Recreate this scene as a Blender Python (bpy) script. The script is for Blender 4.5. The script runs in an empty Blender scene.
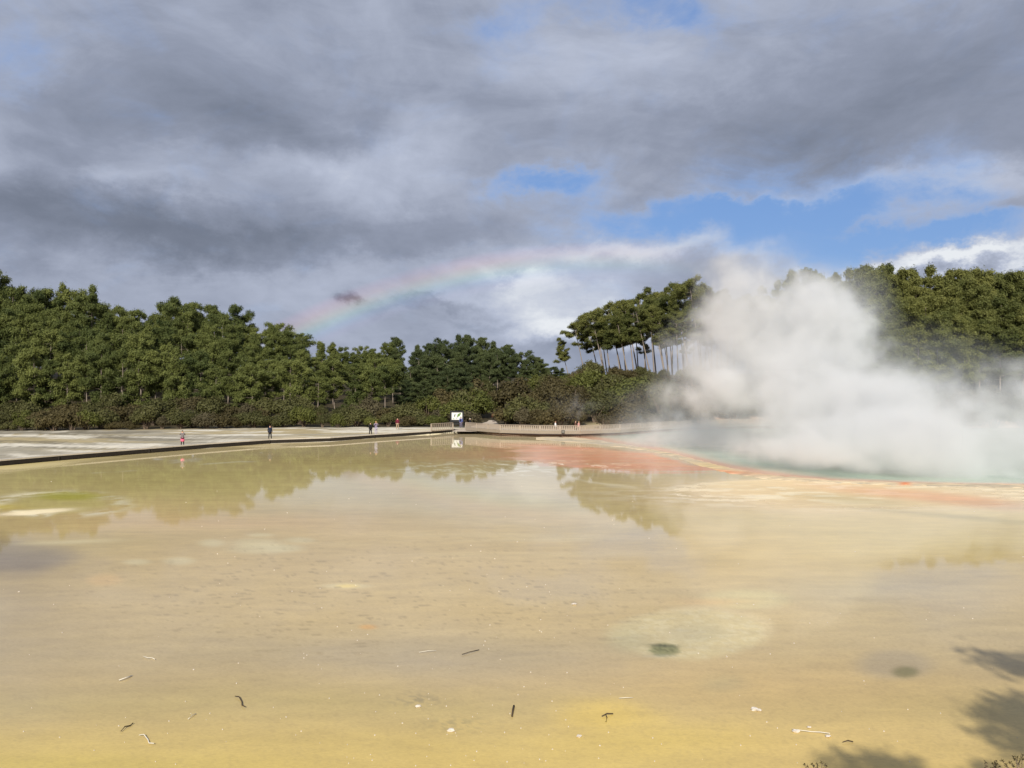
import bpy, bmesh, math, random
import numpy as np
from mathutils import Vector, Matrix, Euler

R = math.radians
random.seed(7)
S = bpy.context.scene
COL = S.collection
F, HOR, EYE = 780.0, 385.0, 7.0        # focal length in pixels of the photograph, its horizon row, eye height above the water
SUN_EL, ANTI_AZ = R(32.6), R(6.0)

# ------------------------------------------------------------------ helpers
def az_el(u, v):
    a = math.atan((u - 512) / F)
    return a, math.atan((HOR - v) / F * math.cos(a))

def gp(u, v, z=0.0):
    d = F * (EYE - z) / (v - HOR)
    return Vector(((u - 512) / F * d, d, z))

def at(u, d, z=0.0):
    return Vector(((u - 512) / F * d, d, z))

def interp(x, pts):
    return float(np.interp(x, [p[0] for p in pts], [p[1] for p in pts]))

def tag(o, label=None, cat=None, group=None, kind=None):
    if label: o['label'] = label
    if cat: o['category'] = cat
    if group: o['group'] = group
    if kind: o['kind'] = kind
    return o

def empty(name, loc=(0, 0, 0), rz=0.0):
    o = bpy.data.objects.new(name, None)
    o.location = loc
    o.rotation_euler = (0, 0, rz)
    o.empty_display_size = 0.3
    COL.objects.link(o)
    return o

def link_mesh(name, me, parent=None, loc=None):
    o = bpy.data.objects.new(name, me)
    if parent: o.parent = parent
    if loc is not None: o.location = loc
    COL.objects.link(o)
    return o

class MB:
    """collects simple solids and links them as one mesh"""
    def __init__(self): self.v, self.f = [], []
    def add(self, vs, fs):
        n = len(self.v)
        self.v += [tuple(p) for p in vs]
        self.f += [tuple(i + n for i in f) for f in fs]
        return self
    def box(self, c, s, m=None):
        x, y, z = [k / 2 for k in s]
        vs = [Vector((a * x, b * y, d * z)) for a in (-1, 1) for b in (-1, 1) for d in (-1, 1)]
        if m: vs = [m @ p for p in vs]
        vs = [p + Vector(c) for p in vs]
        return self.add(vs, [(0, 1, 3, 2), (4, 6, 7, 5), (0, 4, 5, 1), (2, 3, 7, 6), (0, 2, 6, 4), (1, 5, 7, 3)])
    def beam(self, a, b, w, h):
        """board from a to b, w across, h high, kept upright"""
        a, b = Vector(a), Vector(b)
        d = (b - a).normalized()
        s = d.cross(Vector((0, 0, 1))).normalized() * w / 2
        t = s.cross(d).normalized() * h / 2
        vs = [p + i * s + j * t for p in (a, b) for i in (-1, 1) for j in (-1, 1)]
        return self.add(vs, [(0, 1, 3, 2), (4, 6, 7, 5), (0, 4, 5, 1), (2, 3, 7, 6), (0, 2, 6, 4), (1, 5, 7, 3)])
    def tube(self, pts, rad, n=7, cap=True):
        rings = []
        pts = [Vector(p) for p in pts]
        for i, p in enumerate(pts):
            d = (pts[min(i + 1, len(pts) - 1)] - pts[max(i - 1, 0)]).normalized()
            a = d.cross(Vector((0.13, 1, 0.07)))
            if a.length < 0.1: a = d.cross(Vector((1, 0, 0)))
            a.normalize(); b = d.cross(a)
            r = rad[i] if isinstance(rad, (list, tuple)) else rad
            rings.append([p + r * (math.cos(k * 2 * math.pi / n) * a + math.sin(k * 2 * math.pi / n) * b) for k in range(n)])
        vs = [q for r_ in rings for q in r_]
        fs = [(i * n + k, i * n + (k + 1) % n, (i + 1) * n + (k + 1) % n, (i + 1) * n + k) for i in range(len(rings) - 1) for k in range(n)]
        if cap: fs += [tuple(range(n))[::-1], tuple((len(rings) - 1) * n + k for k in range(n))]
        return self.add(vs, fs)
    def build(self, name, mat, parent=None, loc=None, smooth=False):
        me = bpy.data.meshes.new(name)
        me.from_pydata(self.v, [], self.f)
        me.materials.append(mat)
        if smooth: me.polygons.foreach_set('use_smooth', [True] * len(me.polygons))
        me.update()
        return link_mesh(name, me, parent, loc)

# value noise in numpy -------------------------------------------------------
def _h(ix, iy, s):
    n = (ix * 374761393 + iy * 668265263 + s * 1442695041) & 0xFFFFFFFF
    n = ((n ^ (n >> 13)) * 1274126177) & 0xFFFFFFFF
    return ((n ^ (n >> 16)) & 0xFFFF) / 65535.0

def vnoise(x, y, s=0):
    x = np.asarray(x, float); y = np.asarray(y, float)
    ix, iy = np.floor(x).astype(np.int64), np.floor(y).astype(np.int64)
    fx, fy = x - ix, y - iy
    fx, fy = fx * fx * (3 - 2 * fx), fy * fy * (3 - 2 * fy)
    a, b, c, d = _h(ix, iy, s), _h(ix + 1, iy, s), _h(ix, iy + 1, s), _h(ix + 1, iy + 1, s)
    return (a * (1 - fx) + b * fx) * (1 - fy) + (c * (1 - fx) + d * fx) * fy

def fbm(x, y, s=0, o=4):
    t, a, n = 0.0, 0.5, 0.0
    for k in range(o):
        t = t + a * vnoise(x * 2 ** k + 17.3 * k, y * 2 ** k - 9.1 * k, s + k); n += a; a *= 0.5
    return t / n            # 0..1, mean .5

def sstep(a, b, x):
    t = np.clip((x - a) / (b - a), 0, 1)
    return t * t * (3 - 2 * t)

def lin(c):
    return tuple(((k / 255) / 12.92 if k / 255 <= .04045 else ((k / 255 + .055) / 1.055) ** 2.4) for k in c)

# ------------------------------------------------------------------ node helpers
class NT:
    def __init__(self, nt): self.nt = nt
    def n(self, t, **kw):
        o = self.nt.nodes.new(t)
        for k, v in kw.items(): setattr(o, k, v)
        return o
    def put(self, sock, x):
        if x is None: return
        if hasattr(x, 'is_linked'): self.nt.links.new(x, sock)
        else: sock.default_value = x
    def m(self, op, a, b=None, c=None, clamp=False):
        o = self.n('ShaderNodeMath', operation=op, use_clamp=clamp)
        for i, x in enumerate((a, b, c)): self.put(o.inputs[i], x)
        return o.outputs[0]
    def vm(self, op, a, b=None, out=0):
        o = self.n('ShaderNodeVectorMath', operation=op)
        for i, x in enumerate((a, b)): self.put(o.inputs[i], x)
        return o.outputs[out]
    def noise(self, vec, scale, detail=3, rough=.5, dist=0.0):
        o = self.n('ShaderNodeTexNoise')
        self.put(o.inputs['Vector'], vec)
        for k, v in (('Scale', scale), ('Detail', detail), ('Roughness', rough), ('Distortion', dist)): o.inputs[k].default_value = v
        return o
    def mix(self, fac, a, b, blend='MIX'):
        o = self.n('ShaderNodeMix', data_type='RGBA', blend_type=blend)
        self.put(o.inputs[0], fac)
        self.put(o.inputs[6], a if hasattr(a, 'is_linked') else (*a[:3], 1))
        self.put(o.inputs[7], b if hasattr(b, 'is_linked') else (*b[:3], 1))
        return o.outputs[2]
    def ramp(self, fac, stops, mode='LINEAR'):
        o = self.n('ShaderNodeValToRGB')
        e = o.color_ramp.elements; o.color_ramp.interpolation = mode
        while len(e) < len(stops): e.new(.5)
        for k, (p, c) in zip(e, stops):
            k.position = p; k.color = (*c[:3], 1)
        self.put(o.inputs[0], fac)
        return o.outputs[0]
    def rng(self, x, a, b, c=0.0, d=1.0, smooth=False):
        o = self.n('ShaderNodeMapRange', interpolation_type='SMOOTHSTEP' if smooth else 'LINEAR')
        self.put(o.inputs[0], x)
        for i, v in enumerate((a, b, c, d)): o.inputs[i + 1].default_value = v
        return o.outputs[0]

def new_mat(name):
    m = bpy.data.materials.new(name); m.use_nodes = True
    return m, NT(m.node_tree), m.node_tree.nodes['Principled BSDF']

def simple(name, c, rough=.7, var=.15, scale=4.0, spec=.3, metal=0.0):
    """a plain surface with a little noise in its colour"""
    m, t, b = new_mat(name)
    tc = t.n('ShaderNodeTexCoord').outputs['Object']
    nz = t.noise(tc, scale, 4, .6)
    col = t.mix(nz.outputs[0], tuple(k * (1 - var) for k in c), tuple(min(1, k * (1 + var)) for k in c))
    t.put(b.inputs['Base Color'], col)
    b.inputs['Roughness'].default_value = rough
    b.inputs['Specular IOR Level'].default_value = spec
    b.inputs['Metallic'].default_value = metal
    return m

# ------------------------------------------------------------------ world: sky, clouds, rainbow
world = bpy.data.worlds.new('World'); S.world = world; world.use_nodes = True
W = NT(world.node_tree)
bg = world.node_tree.nodes['Background']
STR = 0.1
bg.inputs[1].default_value = STR
sky = W.n('ShaderNodeTexSky', sky_type='NISHITA', sun_disc=False)
sky.sun_elevation = SUN_EL; sky.sun_rotation = math.pi + ANTI_AZ
sky.air_density = 1.0; sky.dust_density = 0.6; sky.ozone_density = 2.0
D3 = W.n('ShaderNodeTexCoord').outputs['Generated']
sep = W.n('ShaderNodeSeparateXYZ'); W.put(sep.inputs[0], D3)
az = W.m('ARCTAN2', sep.outputs[0], sep.outputs[1])
el = W.m('ARCSINE', sep.outputs[2])
cmb = W.n('ShaderNodeCombineXYZ'); W.put(cmb.inputs[0], az); W.put(cmb.inputs[1], el)
P0 = cmb.outputs[0]                                            # azimuth, elevation in radians
# domain warp
nzW = W.noise(W.vm('MULTIPLY', P0, (1, 1.4, 1)), 5.0, 7, .62)
warp = W.vm('MULTIPLY', W.vm('SUBTRACT', nzW.outputs['Color'], (.5, .5, .5)), (.30, .17, 0))
P = W.vm('ADD', P0, warp)
PS = W.vm('ADD', P0, W.vm('MULTIPLY', W.vm('SUBTRACT', W.noise(P0, 60, 4, .6).outputs['Color'], (.5, .5, .5)), (.03, .02, 0)))
def blob(u, v, ru, rv, a, pos=P):
    ca, ce = az_el(u, v)
    d = W.vm('MULTIPLY', W.vm('SUBTRACT', pos, (ca, ce, 0)), (F / ru, F / rv, 0))
    q = W.vm('DOT_PRODUCT', d, d, 'Value')
    return W.m('MULTIPLY', W.m('POWER', 2.718, W.m('MULTIPLY', q, -1.0)), a)
def total(bs, base):
    acc = None
    for b in bs:
        x = blob(*b)
        acc = x if acc is None else W.m('ADD', acc, x)
    return W.m('ADD', acc, base)
n1 = W.noise(W.vm('MULTIPLY', P0, (1, 1.7, 1)), 8.0, 9, .62, .5).outputs[0]
n2 = W.noise(W.vm('MULTIPLY', P0, (1, 1.7, 1)), 4.0, 9, .60, .7).outputs[0]
n3 = W.noise(W.vm('MULTIPLY', P0, (1, 2.6, 1)), 11.0, 8, .62, .8).outputs[0]
holes = [(810, 208, 170, 34, 1.0), (890, 240, 150, 22, .9), (660, 218, 90, 18, .65), (540, 183, 60, 12, .75), (620, -2, 90, 14, .45),
         (700, 4, 60, 12, .3), (925, 5, 20, 26, .4), (15, 35, 40, 30, .45), (985, 215, 60, 10, -.6), (560, 172, 30, 8, .3), (870, 222, 40, 6, -.45), (960, 262, 60, 8, -.9),
         (760, 190, 120, 6, -.3), (1040, 180, 60, 30, -.5), (700, 8, 220, 26, .12), (480, 4, 60, 12, .25)]
cov_in = W.m('SUBTRACT', 1.0, total(holes, 0.0))
cov_in = W.m('ADD', cov_in, W.m('MULTIPLY', W.m('SUBTRACT', n1, .5), 1.5))
cover = W.rng(cov_in, -.05, 1.0, 0, 1, True)
lights = [(320, 160, 120, 24, .22), (120, 185, 90, 14, .16), (360, 200, 70, 24, .12), (400, 130, 60, 26, .12), (250, 235, 120, 20, .06), (560, 310, 110, 40, .22), (360, 285, 120, 22, .10), (150, 280, 150, 16, .02), (170, 252, 110, 20, -.12), (70, 165, 40, 16, -.08),
          (570, 325, 60, 14, .3), (520, 290, 50, 10, .18), (640, 255, 120, 14, .24), (960, 262, 90, 8, .5), (700, 60, 60, 50, .10), (600, 60, 80, 40, .1),
          (1000, 185, 80, 16, .12), (620, 160, 80, 30, .08), (500, 60, 80, 50, .07), (30, 60, 50, 70, .08), (830, 190, 110, 10, .16),
          (250, 125, 200, 34, -.17), (160, 55, 200, 40, -.04), (170, 235, 130, 26, -.24), (40, 205, 60, 40, -.12), (90, 180, 30, 12, -.1), (330, 250, 140, 12, -.08), (440, 232, 70, 22, -.1),
          (900, 110, 180, 60, -.13), (760, 130, 90, 40, -.1), (560, 130, 90, 40, -.04), (347, 297, 9, 5, -.34, PS), (356, 300, 6, 3, -.2, PS), (440, 310, 40, 5, -.12), (480, 322, 50, 5, -.1), (560, 345, 90, 12, -.1), (470, 290, 60, 6, -.05)]
bri = total(lights, .52)
bri = W.m('ADD', bri, W.m('MULTIPLY', W.m('SUBTRACT', n2, .5), .42))
bri = W.m('ADD', bri, W.m('MULTIPLY', W.m('SUBTRACT', n3, .5), .18))
bri = W.m('ADD', bri, W.m('MULTIPLY', W.m('SUBTRACT', 1.0, cover), .22))
cc = W.ramp(bri, [(0.0, lin((96, 104, 120))), (.27, lin((120, 128, 145))), (.47, lin((146, 154, 173))), (.68, lin((182, 190, 209))), (.95, lin((232, 236, 241)))])
cc10 = W.vm('SCALE', cc); world.node_tree.nodes[-1].inputs['Scale'].default_value = 1.0 / STR
blue = W.mix(.65, sky.outputs[0], tuple(k / STR for k in lin((110, 152, 218))))
mixed = W.mix(cover, blue, cc10)
# rainbow: 42 degrees about the antisolar point, fading along its arc
anti = (math.sin(ANTI_AZ) * math.cos(SUN_EL), math.cos(ANTI_AZ) * math.cos(SUN_EL), -math.sin(SUN_EL))
ang = W.m('ARCCOSINE', W.vm('DOT_PRODUCT', D3, anti, 'Value'))
rb = W.ramp(W.rng(ang, R(39.9), R(43.0)), [(0, (0, 0, 0)), (.16, (.03, .02, .06)), (.30, (.0, .06, .12)), (.44, (.02, .13, .05)), (.58, (.15, .13, .0)), (.72, (.19, .06, .0)), (.86, (.11, .01, .01)), (1, (0, 0, 0))])
arc = W.m('ADD', W.m('ADD', blob(330, 318, 90, 60, .75, P0), blob(480, 262, 110, 50, .8, P0)), blob(620, 256, 60, 30, .3, P0))
arc = W.m('MULTIPLY', arc, W.rng(n1, .3, .7, .6, 1.2))
rbs = W.vm('SCALE', rb); rbn = world.node_tree.nodes[-1]; W.put(rbn.inputs['Scale'], W.m('MULTIPLY', arc, .76 / STR))
final = W.vm('ADD', mixed, rbs)
W.put(bg.inputs[0], final)
world.cycles.sampling_method = 'MANUAL'; world.cycles.sample_map_resolution = 512

sun = bpy.data.lights.new('sun', 'SUN'); sun.energy = 4.6; sun.angle = R(.55); sun.color = (1.0, .955, .87)
so = bpy.data.objects.new('sun', sun); COL.objects.link(so)
so.rotation_euler = (math.pi / 2 - SUN_EL, 0, -ANTI_AZ)

# ------------------------------------------------------------------ land form
# distance of the pool's far shore for a bearing u (front edge of the boardwalk, then the fence, then the bank behind the hot pool)
SHORE_PX = [(-900, 560), (-400, 500), (0, 466.5), (60, 461), (150, 453.5), (210, 448.5), (270, 444), (330, 442), (375, 438.6), (430, 435), (458, 432.6), (466, 432.0)]
SHORE = [(u, F * EYE / (v - HOR)) for u, v in SHORE_PX] + [(500, 107), (580, 104.5), (620, 107.5), (650, 113), (700, 121), (800, 126), (1000, 126), (1400, 130), (1900, 150)]
def shore_d(u): return np.interp(u, [p[0] for p in SHORE], [p[1] for p in SHORE])

def ground_z(u, d):
    """height of the land behind the far shore"""
    u = np.asarray(u, float); d = np.asarray(d, float)
    x = (u - 512) / F * d
    s0 = shore_d(u)
    start = np.interp(u, [-900, 0, 300, 430, 465, 505, 560, 700, 900, 1900], [112, 113, 122, 124, 136, 134, 118, 122, 122, 145])
    z = .32 + np.interp(u, [-900, 150, 330, 420, 520, 600, 1900], [8.4, 8.4, 5.5, 4.6, 5.2, 7.8, 8.4]) * sstep(start, start + 92, d)
    z += 6.5 * sstep(238, 300, d) * (sstep(545, 500, u) + sstep(770, 830, u))
    z += 1.5 * sstep(520, 640, u) * sstep(118, 135, d)
    z += (fbm(x * .09, d * .09, 5) - .5) * 1.6 * sstep(start, start + 30, d)
    z += (fbm(x * .3, d * .5, 9) - .5) * .16
    z = np.where(d < s0 + 2.0, np.interp(d - s0, [-1.0, 0.2, .9, 2.0], [-.5, -.25, .2, .3]), z)
    return z
def gz(u, d): return float(ground_z(u, d))

def grid_mesh(name, X, Y, Z, colors=None, wet=None, mat=None):
    nr, nc = X.shape
    co = np.stack([X, Y, Z], -1).reshape(-1, 3)
    i = np.arange(nr * nc).reshape(nr, nc)
    q = np.stack([i[:-1, :-1], i[:-1, 1:], i[1:, 1:], i[1:, :-1]], -1).reshape(-1, 4)
    me = bpy.data.meshes.new(name)
    me.vertices.add(len(co)); me.vertices.foreach_set('co', co.ravel())
    me.loops.add(q.size); me.loops.foreach_set('vertex_index', q.ravel().astype(np.int32))
    me.polygons.add(len(q)); me.polygons.foreach_set('loop_start', np.arange(0, q.size, 4, dtype=np.int32))
    me.polygons.foreach_set('use_smooth', np.ones(len(q), bool))
    me.update(calc_edges=True)
    if colors is not None:
        a = me.color_attributes.new('tint', 'FLOAT_COLOR', 'POINT')
        c = np.ones((len(co), 4), np.float32); c[:, :3] = colors.reshape(-1, 3)
        if wet is not None: c[:, 3] = wet.reshape(-1)
        a.data.foreach_set('color', c.ravel())
    if mat: me.materials.append(mat)
    return me

# ---- far land sheet
def terrain_mat():
    m, t, b = new_mat('bank earth and sinter')
    at_ = t.n('ShaderNodeAttribute', attribute_name='tint')
    pos = t.n('ShaderNodeNewGeometry').outputs['Position']
    nz = t.noise(t.vm('MULTIPLY', pos, (.35, 1.0, 1)), 1.6, 6, .65)
    col = t.mix(t.rng(nz.outputs[0], .3, .7), (.72, .72, .72), (1.22, 1.2, 1.16))
    t.put(b.inputs['Base Color'], t.mix(1.0, at_.outputs['Color'], col, 'MULTIPLY'))
    b.inputs['Roughness'].default_value = .9; b.inputs['Specular IOR Level'].default_value = .2
    bp = t.n('ShaderNodeBump'); bp.inputs['Strength'].default_value = .5; bp.inputs['Distance'].default_value = .12
    t.put(bp.inputs['Height'], nz.outputs[0]); t.put(b.inputs['Normal'], bp.outputs[0])
    return m
def build_terrain():
    us = np.concatenate([np.arange(-900, -60, 40), np.arange(-60, 1090, 5), np.arange(1090, 1940, 40)]).astype(float)
    ss = np.concatenate([[-1, 0, .3, .6, .9, 1.4, 2, 3], np.arange(4, 34, 1.0), np.arange(34, 140, 3), [150, 200, 300, 500, 900, 1600, 3200]])
    U, SS = np.meshgrid(us, ss)
    Dd = shore_d(U) + SS
    X = (U - 512) / F * Dd
    Z = ground_z(U, Dd)
    grey = np.array(lin((168, 160, 142))); tan = np.array(lin((178, 162, 124))); white = np.array(lin((226, 218, 200)))
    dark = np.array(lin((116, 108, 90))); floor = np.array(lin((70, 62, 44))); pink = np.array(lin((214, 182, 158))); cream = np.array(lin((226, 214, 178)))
    Dw = Dd + 9 * fbm(X * .05, Dd * .05, 25, 4) + .12 * X; n = fbm(X * .07, Dw * .30, 21, 6); n2_ = fbm(X * .09 + 7, Dw * .42, 33, 6); n3_ = fbm(X * .05, Dd * .25, 41, 4)
    c = grey[None, None] + (tan - grey) * sstep(.42, .62, n3_)[..., None]
    c = c + (dark - c) * (sstep(.55, .66, n) * .75)[..., None]
    c = c + (white - c) * (sstep(.55, .66, n2_) * .9)[..., None]
    # a cream coloured lip near the fence, pinkish bank behind the fences
    k = sstep(400, 425, U) * sstep(16, 3, SS) * sstep(470, 450, U); c = c + (cream - c) * (k * .9)[..., None]
    k = sstep(470, 500, U) * sstep(16, 9, SS - 6 * (n - .5)); c = c + (pink - c) * k[..., None]
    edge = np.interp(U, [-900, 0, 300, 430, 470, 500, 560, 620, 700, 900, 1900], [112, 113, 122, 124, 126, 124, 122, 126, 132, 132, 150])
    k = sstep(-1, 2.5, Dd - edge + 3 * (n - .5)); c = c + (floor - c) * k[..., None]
    me = grid_mesh('far_ground', X, Dd, Z, c, None, terrain_mat())
    tag(link_mesh('far_ground', me), kind='structure')
build_terrain()

# base ground sheet to the horizon, all round
mb = MB().add([(-6000, -3000, -.9), (6000, -3000, -.9), (6000, 6000, -.9), (-6000, 6000, -.9)], [(0, 1, 2, 3)])
tag(mb.build('ground', simple('earth', lin((110, 98, 66)), .95, .3, .05)), kind='structure')

# ---- near bank where the photographer stands
def bank():
    us = np.arange(-30, 31, .5); ds = np.concatenate([np.arange(-30, 3, 1.5), np.arange(3, 14.5, .25)])
    X, Y = np.meshgrid(us, ds)
    Z = np.interp(Y, [-30, 3.6, 11.5, 13.0], [5.6, 5.2, -.1, -.9]) + (fbm(X * .8, Y * .8, 3) - .5) * .35 * sstep(13.4, 10, Y)
    c = np.ones(X.shape + (3,)) * np.array(lin((136, 118, 84)))
    tag(link_mesh('bank', grid_mesh('bank', X, Y, Z, c, None, terrain_mat())), kind='structure')
bank()

# ------------------------------------------------------------------ shallow coloured water
def g2(u, v, cu, cv, ru, rv, p=2.0, rot=0.0):
    """soft ellipse 0..1"""
    cr, sr = math.cos(R(rot)), math.sin(R(rot))
    a, b = (u - cu), (v - cv)
    x, y = (a * cr + b * sr) / ru, (-a * sr + b * cr) / rv
    return np.exp(-np.power(x * x + y * y, p / 2 * 1.0) * 1.0)

BASE_ROWS = [(428, (214, 196, 160)), (455, (212, 194, 152)), (480, (216, 196, 150)), (520, (216, 192, 138)), (560, (212, 186, 130)), (610, (208, 184, 134)), (650, (200, 180, 138)), (680, (198, 176, 128)),
             (705, (196, 176, 122)), (735, (206, 182, 124)), (770, (210, 184, 118)), (900, (212, 182, 116))]
def water_color(u, v):
    X = (u - 512) / F * (F * EYE / (v - HOR)); Dd = F * EYE / (v - HOR)
    wu = u + (fbm(X * .16, Dd * .16, 51, 4) - .5) * 90 + (fbm(X * .8, Dd * .8, 57, 4) - .5) * 14
    wv = v + (fbm(X * .14 + 5, Dd * .14, 52, 4) - .5) * 26 * np.clip((v - 425) / 120, .12, 1) + (fbm(X * .9, Dd * .9, 58, 4) - .5) * 5 * np.clip((v - 425) / 120, .15, 1)
    vs = [r[0] for r in BASE_ROWS]
    L = np.array([lin(r[1]) for r in BASE_ROWS])
    c = np.stack([np.interp(wv, vs, L[:, k]) for k in range(3)], -1)
    wet = np.clip(.52 + .5 * g2(u, v, 215, 478, 150, 30, 4) + .4 * g2(u, v, 390, 450, 90, 16, 4) + .45 * g2(u, v, 655, 508, 95, 38, 4) + .4 * g2(u, v, 960, 548, 110, 28, 4) + .2 * g2(u, v, 380, 480, 200, 24), 0, 1)
    def add(mask, rgb, a=1.0, dry=0.0):
        nonlocal c, wet
        k = np.clip(mask * a, 0, 1)
        c = c + (np.array(lin(rgb)) - c) * k[..., None]
        wet = wet * (1 - k * dry)
    streak = fbm(X * .12, Dd * .9, 61, 5)
    # dry mud below the boardwalk
    vsh = HOR + F * EYE / shore_d(u)
    add(sstep(9, 1.5, v - vsh + 9 * (fbm(X * .12, Dd * .3, 63, 4) - .5)) * sstep(430, 380, u), (206, 188, 140), .7, .8)
    # broad drifts of tone
    add(g2(wu, wv, 330, 555, 260, 34), (204, 182, 142), .6)
    add(g2(wu, wv, 560, 590, 200, 22), (214, 192, 146), .5)
    add(g2(wu, wv, 200, 520, 220, 12), (222, 190, 146), .6)
    add(g2(wu, wv, 450, 662, 260, 22), (184, 170, 146), .7)
    add(g2(wu, wv, 120, 640, 170, 60), (190, 172, 138), .5)
    add(g2(wu, wv, 0, 600, 90, 90), (172, 156, 128), .6)
    add(g2(wu, wv, 0, 556, 62, 22, 4), (142, 132, 124), .75)
    add(g2(wu, wv, 860, 590, 170, 24), (192, 178, 148), .7)
    add(g2(wu, wv, 940, 640, 130, 34), (192, 176, 142), .6)
    add(g2(wu, wv, 700, 520, 160, 16), (214, 196, 150), .5)
    add(g2(wu, wv, 760, 690, 240, 40), (214, 184, 128), .6)
    add(g2(wu, wv, 760, 745, 300, 24), (222, 194, 126), .6)
    add(g2(wu, wv, 480, 500, 170, 18), (190, 178, 140), .45)
    # forest reflection painted into the left shallows as a green tint
    add(g2(wu, wv, 150, 480, 220, 22), (204, 190, 118), .6)
    add(g2(wu, wv, 330, 462, 120, 12), (204, 184, 122), .6)
    add(g2(wu, wv, 70, 540, 90, 20), (204, 184, 112), .25)
    # bright yellow at the foot of the photograph
    add(sstep(712, 748, wv + 10 * (streak - .5)) * sstep(800, 640, wu), (212, 188, 112), .45)
    add(g2(wu, wv, 600, 715, 62, 16, 3), (228, 198, 106), .7)
    add(g2(wu, wv, 660, 742, 120, 20), (226, 198, 110), .5)
    add(g2(wu, wv, 40, 765, 200, 12), (210, 190, 104), .45)
    # red band
    lo = np.interp(u, [430, 470, 540, 580, 640, 690, 715, 740], [452, 458, 466, 470, 473, 473, 471, 470])
    hi = np.interp(u, [430, 470, 500, 545, 590, 650, 690, 740], [440, 440, 441.5, 443.5, 446, 452, 463, 470])
    band = sstep(-1.5, 3, wv * 0 + v - hi + 2 * (streak - .5)) * sstep(-1.5, 4, lo - v + 9 * (streak - .5)) * sstep(450, 545, u) * sstep(742, 700, u)
    add(band, (230, 166, 128), .85, .55)
    add(band * sstep(.45, .62, streak), (222, 146, 108), .6)
    add(g2(u, v, 470, 455, 60, 8), (228, 182, 142), .6, .2)
    add(sstep(100, 20, u) * sstep(505, 490, v), (206, 190, 136), .5, .5)
    # speckled pale crust below the red band and the thin white lines
    spk = fbm(X * 1.1, Dd * 1.6, 71, 3)
    zone = g2(wu, v, 500, 468, 120, 8, 4)
    add(zone * sstep(.56, .68, spk), (244, 236, 206), .8, .5)
    def line(pts, w, rgb, a=1.0, dry=.6):
        y = np.interp(u, [p[0] for p in pts], [p[1] for p in pts]) + (fbm(X * .35, X * 0 + 3.3, 77, 4) - .5) * 3.0
        k = np.exp(-((v - y) / (w * (.5 + 1.1 * fbm(X * .25, X * 0 + 8.8, 79, 3)))) ** 2) * sstep(.28, .5, fbm(X * .3, X * 0 + 1.8, 80, 4)) * sstep(pts[0][0], pts[0][0] + 12, u) * sstep(pts[-1][0], pts[-1][0] - 12, u)
        add(k * (.55 + .8 * (fbm(X * .6, Dd * .4, 78) - .2)), rgb, a, dry)
    line([(470, 461), (500, 464), (545, 471), (590, 482), (640, 487.5), (700, 484), (760, 481)], .8, (240, 228, 196), .75, .4)
    line([(600, 485), (640, 488.5), (700, 487), (730, 486)], 1.2, (238, 226, 196), .6, .4)
    line([(196, 465), (240, 462), (262, 461)], .45, (232, 226, 204), .6)
    line([(88, 473.5), (120, 471), (142, 470)], .6, (236, 230, 210), .7)
    line([(148, 459), (180, 460), (208, 459)], 1.0, (240, 236, 224), .8)
    line([(165, 463), (190, 461), (204, 462)], 1.0, (240, 236, 224), .8)
    # crust below the rim at right
    add(sstep(476, 484, v + 4 * streak) * g2(u, v, 790, 488, 130, 11, 4), (236, 218, 182), .85, .8)
    add(g2(u, v + 8 * (streak - .5), 860, 496, 240, 17, 4), (232, 206, 166), .75, .7)
    add(g2(u, v, 860, 494, 240, 14, 4) * sstep(.54, .64, fbm(X * .5, Dd * 1.2, 73, 5)), (246, 234, 208), .8, .8)
    add(g2(u, v, 925, 496, 110, 5.5, 3, 5) * (.4 + 1.1 * streak), (224, 172, 138), .65, .4)
    add(g2(u, v, 990, 505, 60, 5, 3, 5), (214, 166, 136), .5)
    add(g2(u, v, 850, 500, 60, 5, 2, 5), (190, 176, 136), .6)
    add(g2(u, v, 960, 517, 110, 2.6, 2, 5), (150, 140, 104), .55)
    add(g2(wu, v, 940, 540, 130, 22), (206, 186, 118), .5)
    # pale terraces, mounds and pits
    ring = np.sqrt(((wu * .35 + u * .65 - 62) / 62) ** 2 + ((v - 504) / 11.5) ** 2)
    add(np.exp(-((ring - 1) / .22) ** 2) * sstep(.40, .62, fbm(X * 1.2, Dd * 1.2, 81)), (236, 228, 200), .7, .5)
    add(sstep(1.0, .5, ring), (200, 188, 120), .55, .2)
    add(g2(u, v, 68, 496, 34, 4.5, 4), (184, 180, 76), .75, .2)
    add(g2(u, v, 36, 512, 42, 2.6, 3, -4), (248, 232, 196), .95, .8)
    add(g2(u, v, 0, 507, 20, 3), (218, 196, 96), .8)
    add(g2(u, v, 70, 542, 46, 2, 2, -2), (228, 214, 168), .6, .3)
    for cu, cv, ru, rv in ((212, 543, 14, 4), (258, 543, 26, 5), (285, 548, 20, 4), (178, 561, 16, 4), (135, 562, 14, 3), (262, 549, 34, 5), (345, 586, 24, 2.5), (105, 580, 18, 6), (262, 535, 14, 2), (300, 540, 16, 3)):
        add(g2(wu * .12 + u * .88, v, cu, cv, ru, rv, 4), (222, 210, 170) if cu != 105 else (222, 188, 136), .6, .25)
    add(g2(u, v, 347, 586, 12, 2, 4), (240, 214, 140), .8)
    add(g2(u, v, 368, 627, 9, 2.5, 4), (224, 176, 112), .8)
    add(g2(wu * .2 + u * .8, wv * .2 + v * .8, 742, 599, 44, 10, 5), (220, 208, 160), .7, .2)
    add(g2(wu, v, 700, 602, 34, 4, 2), (222, 184, 132), .5)
    ring = np.sqrt(((wu * .35 + u * .65 - 690) / 80) ** 2 + ((wv * .5 + v * .5 - 634) / 26) ** 2)
    add(sstep(1.12, .8, ring), (220, 206, 160), .6, .15)
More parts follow.
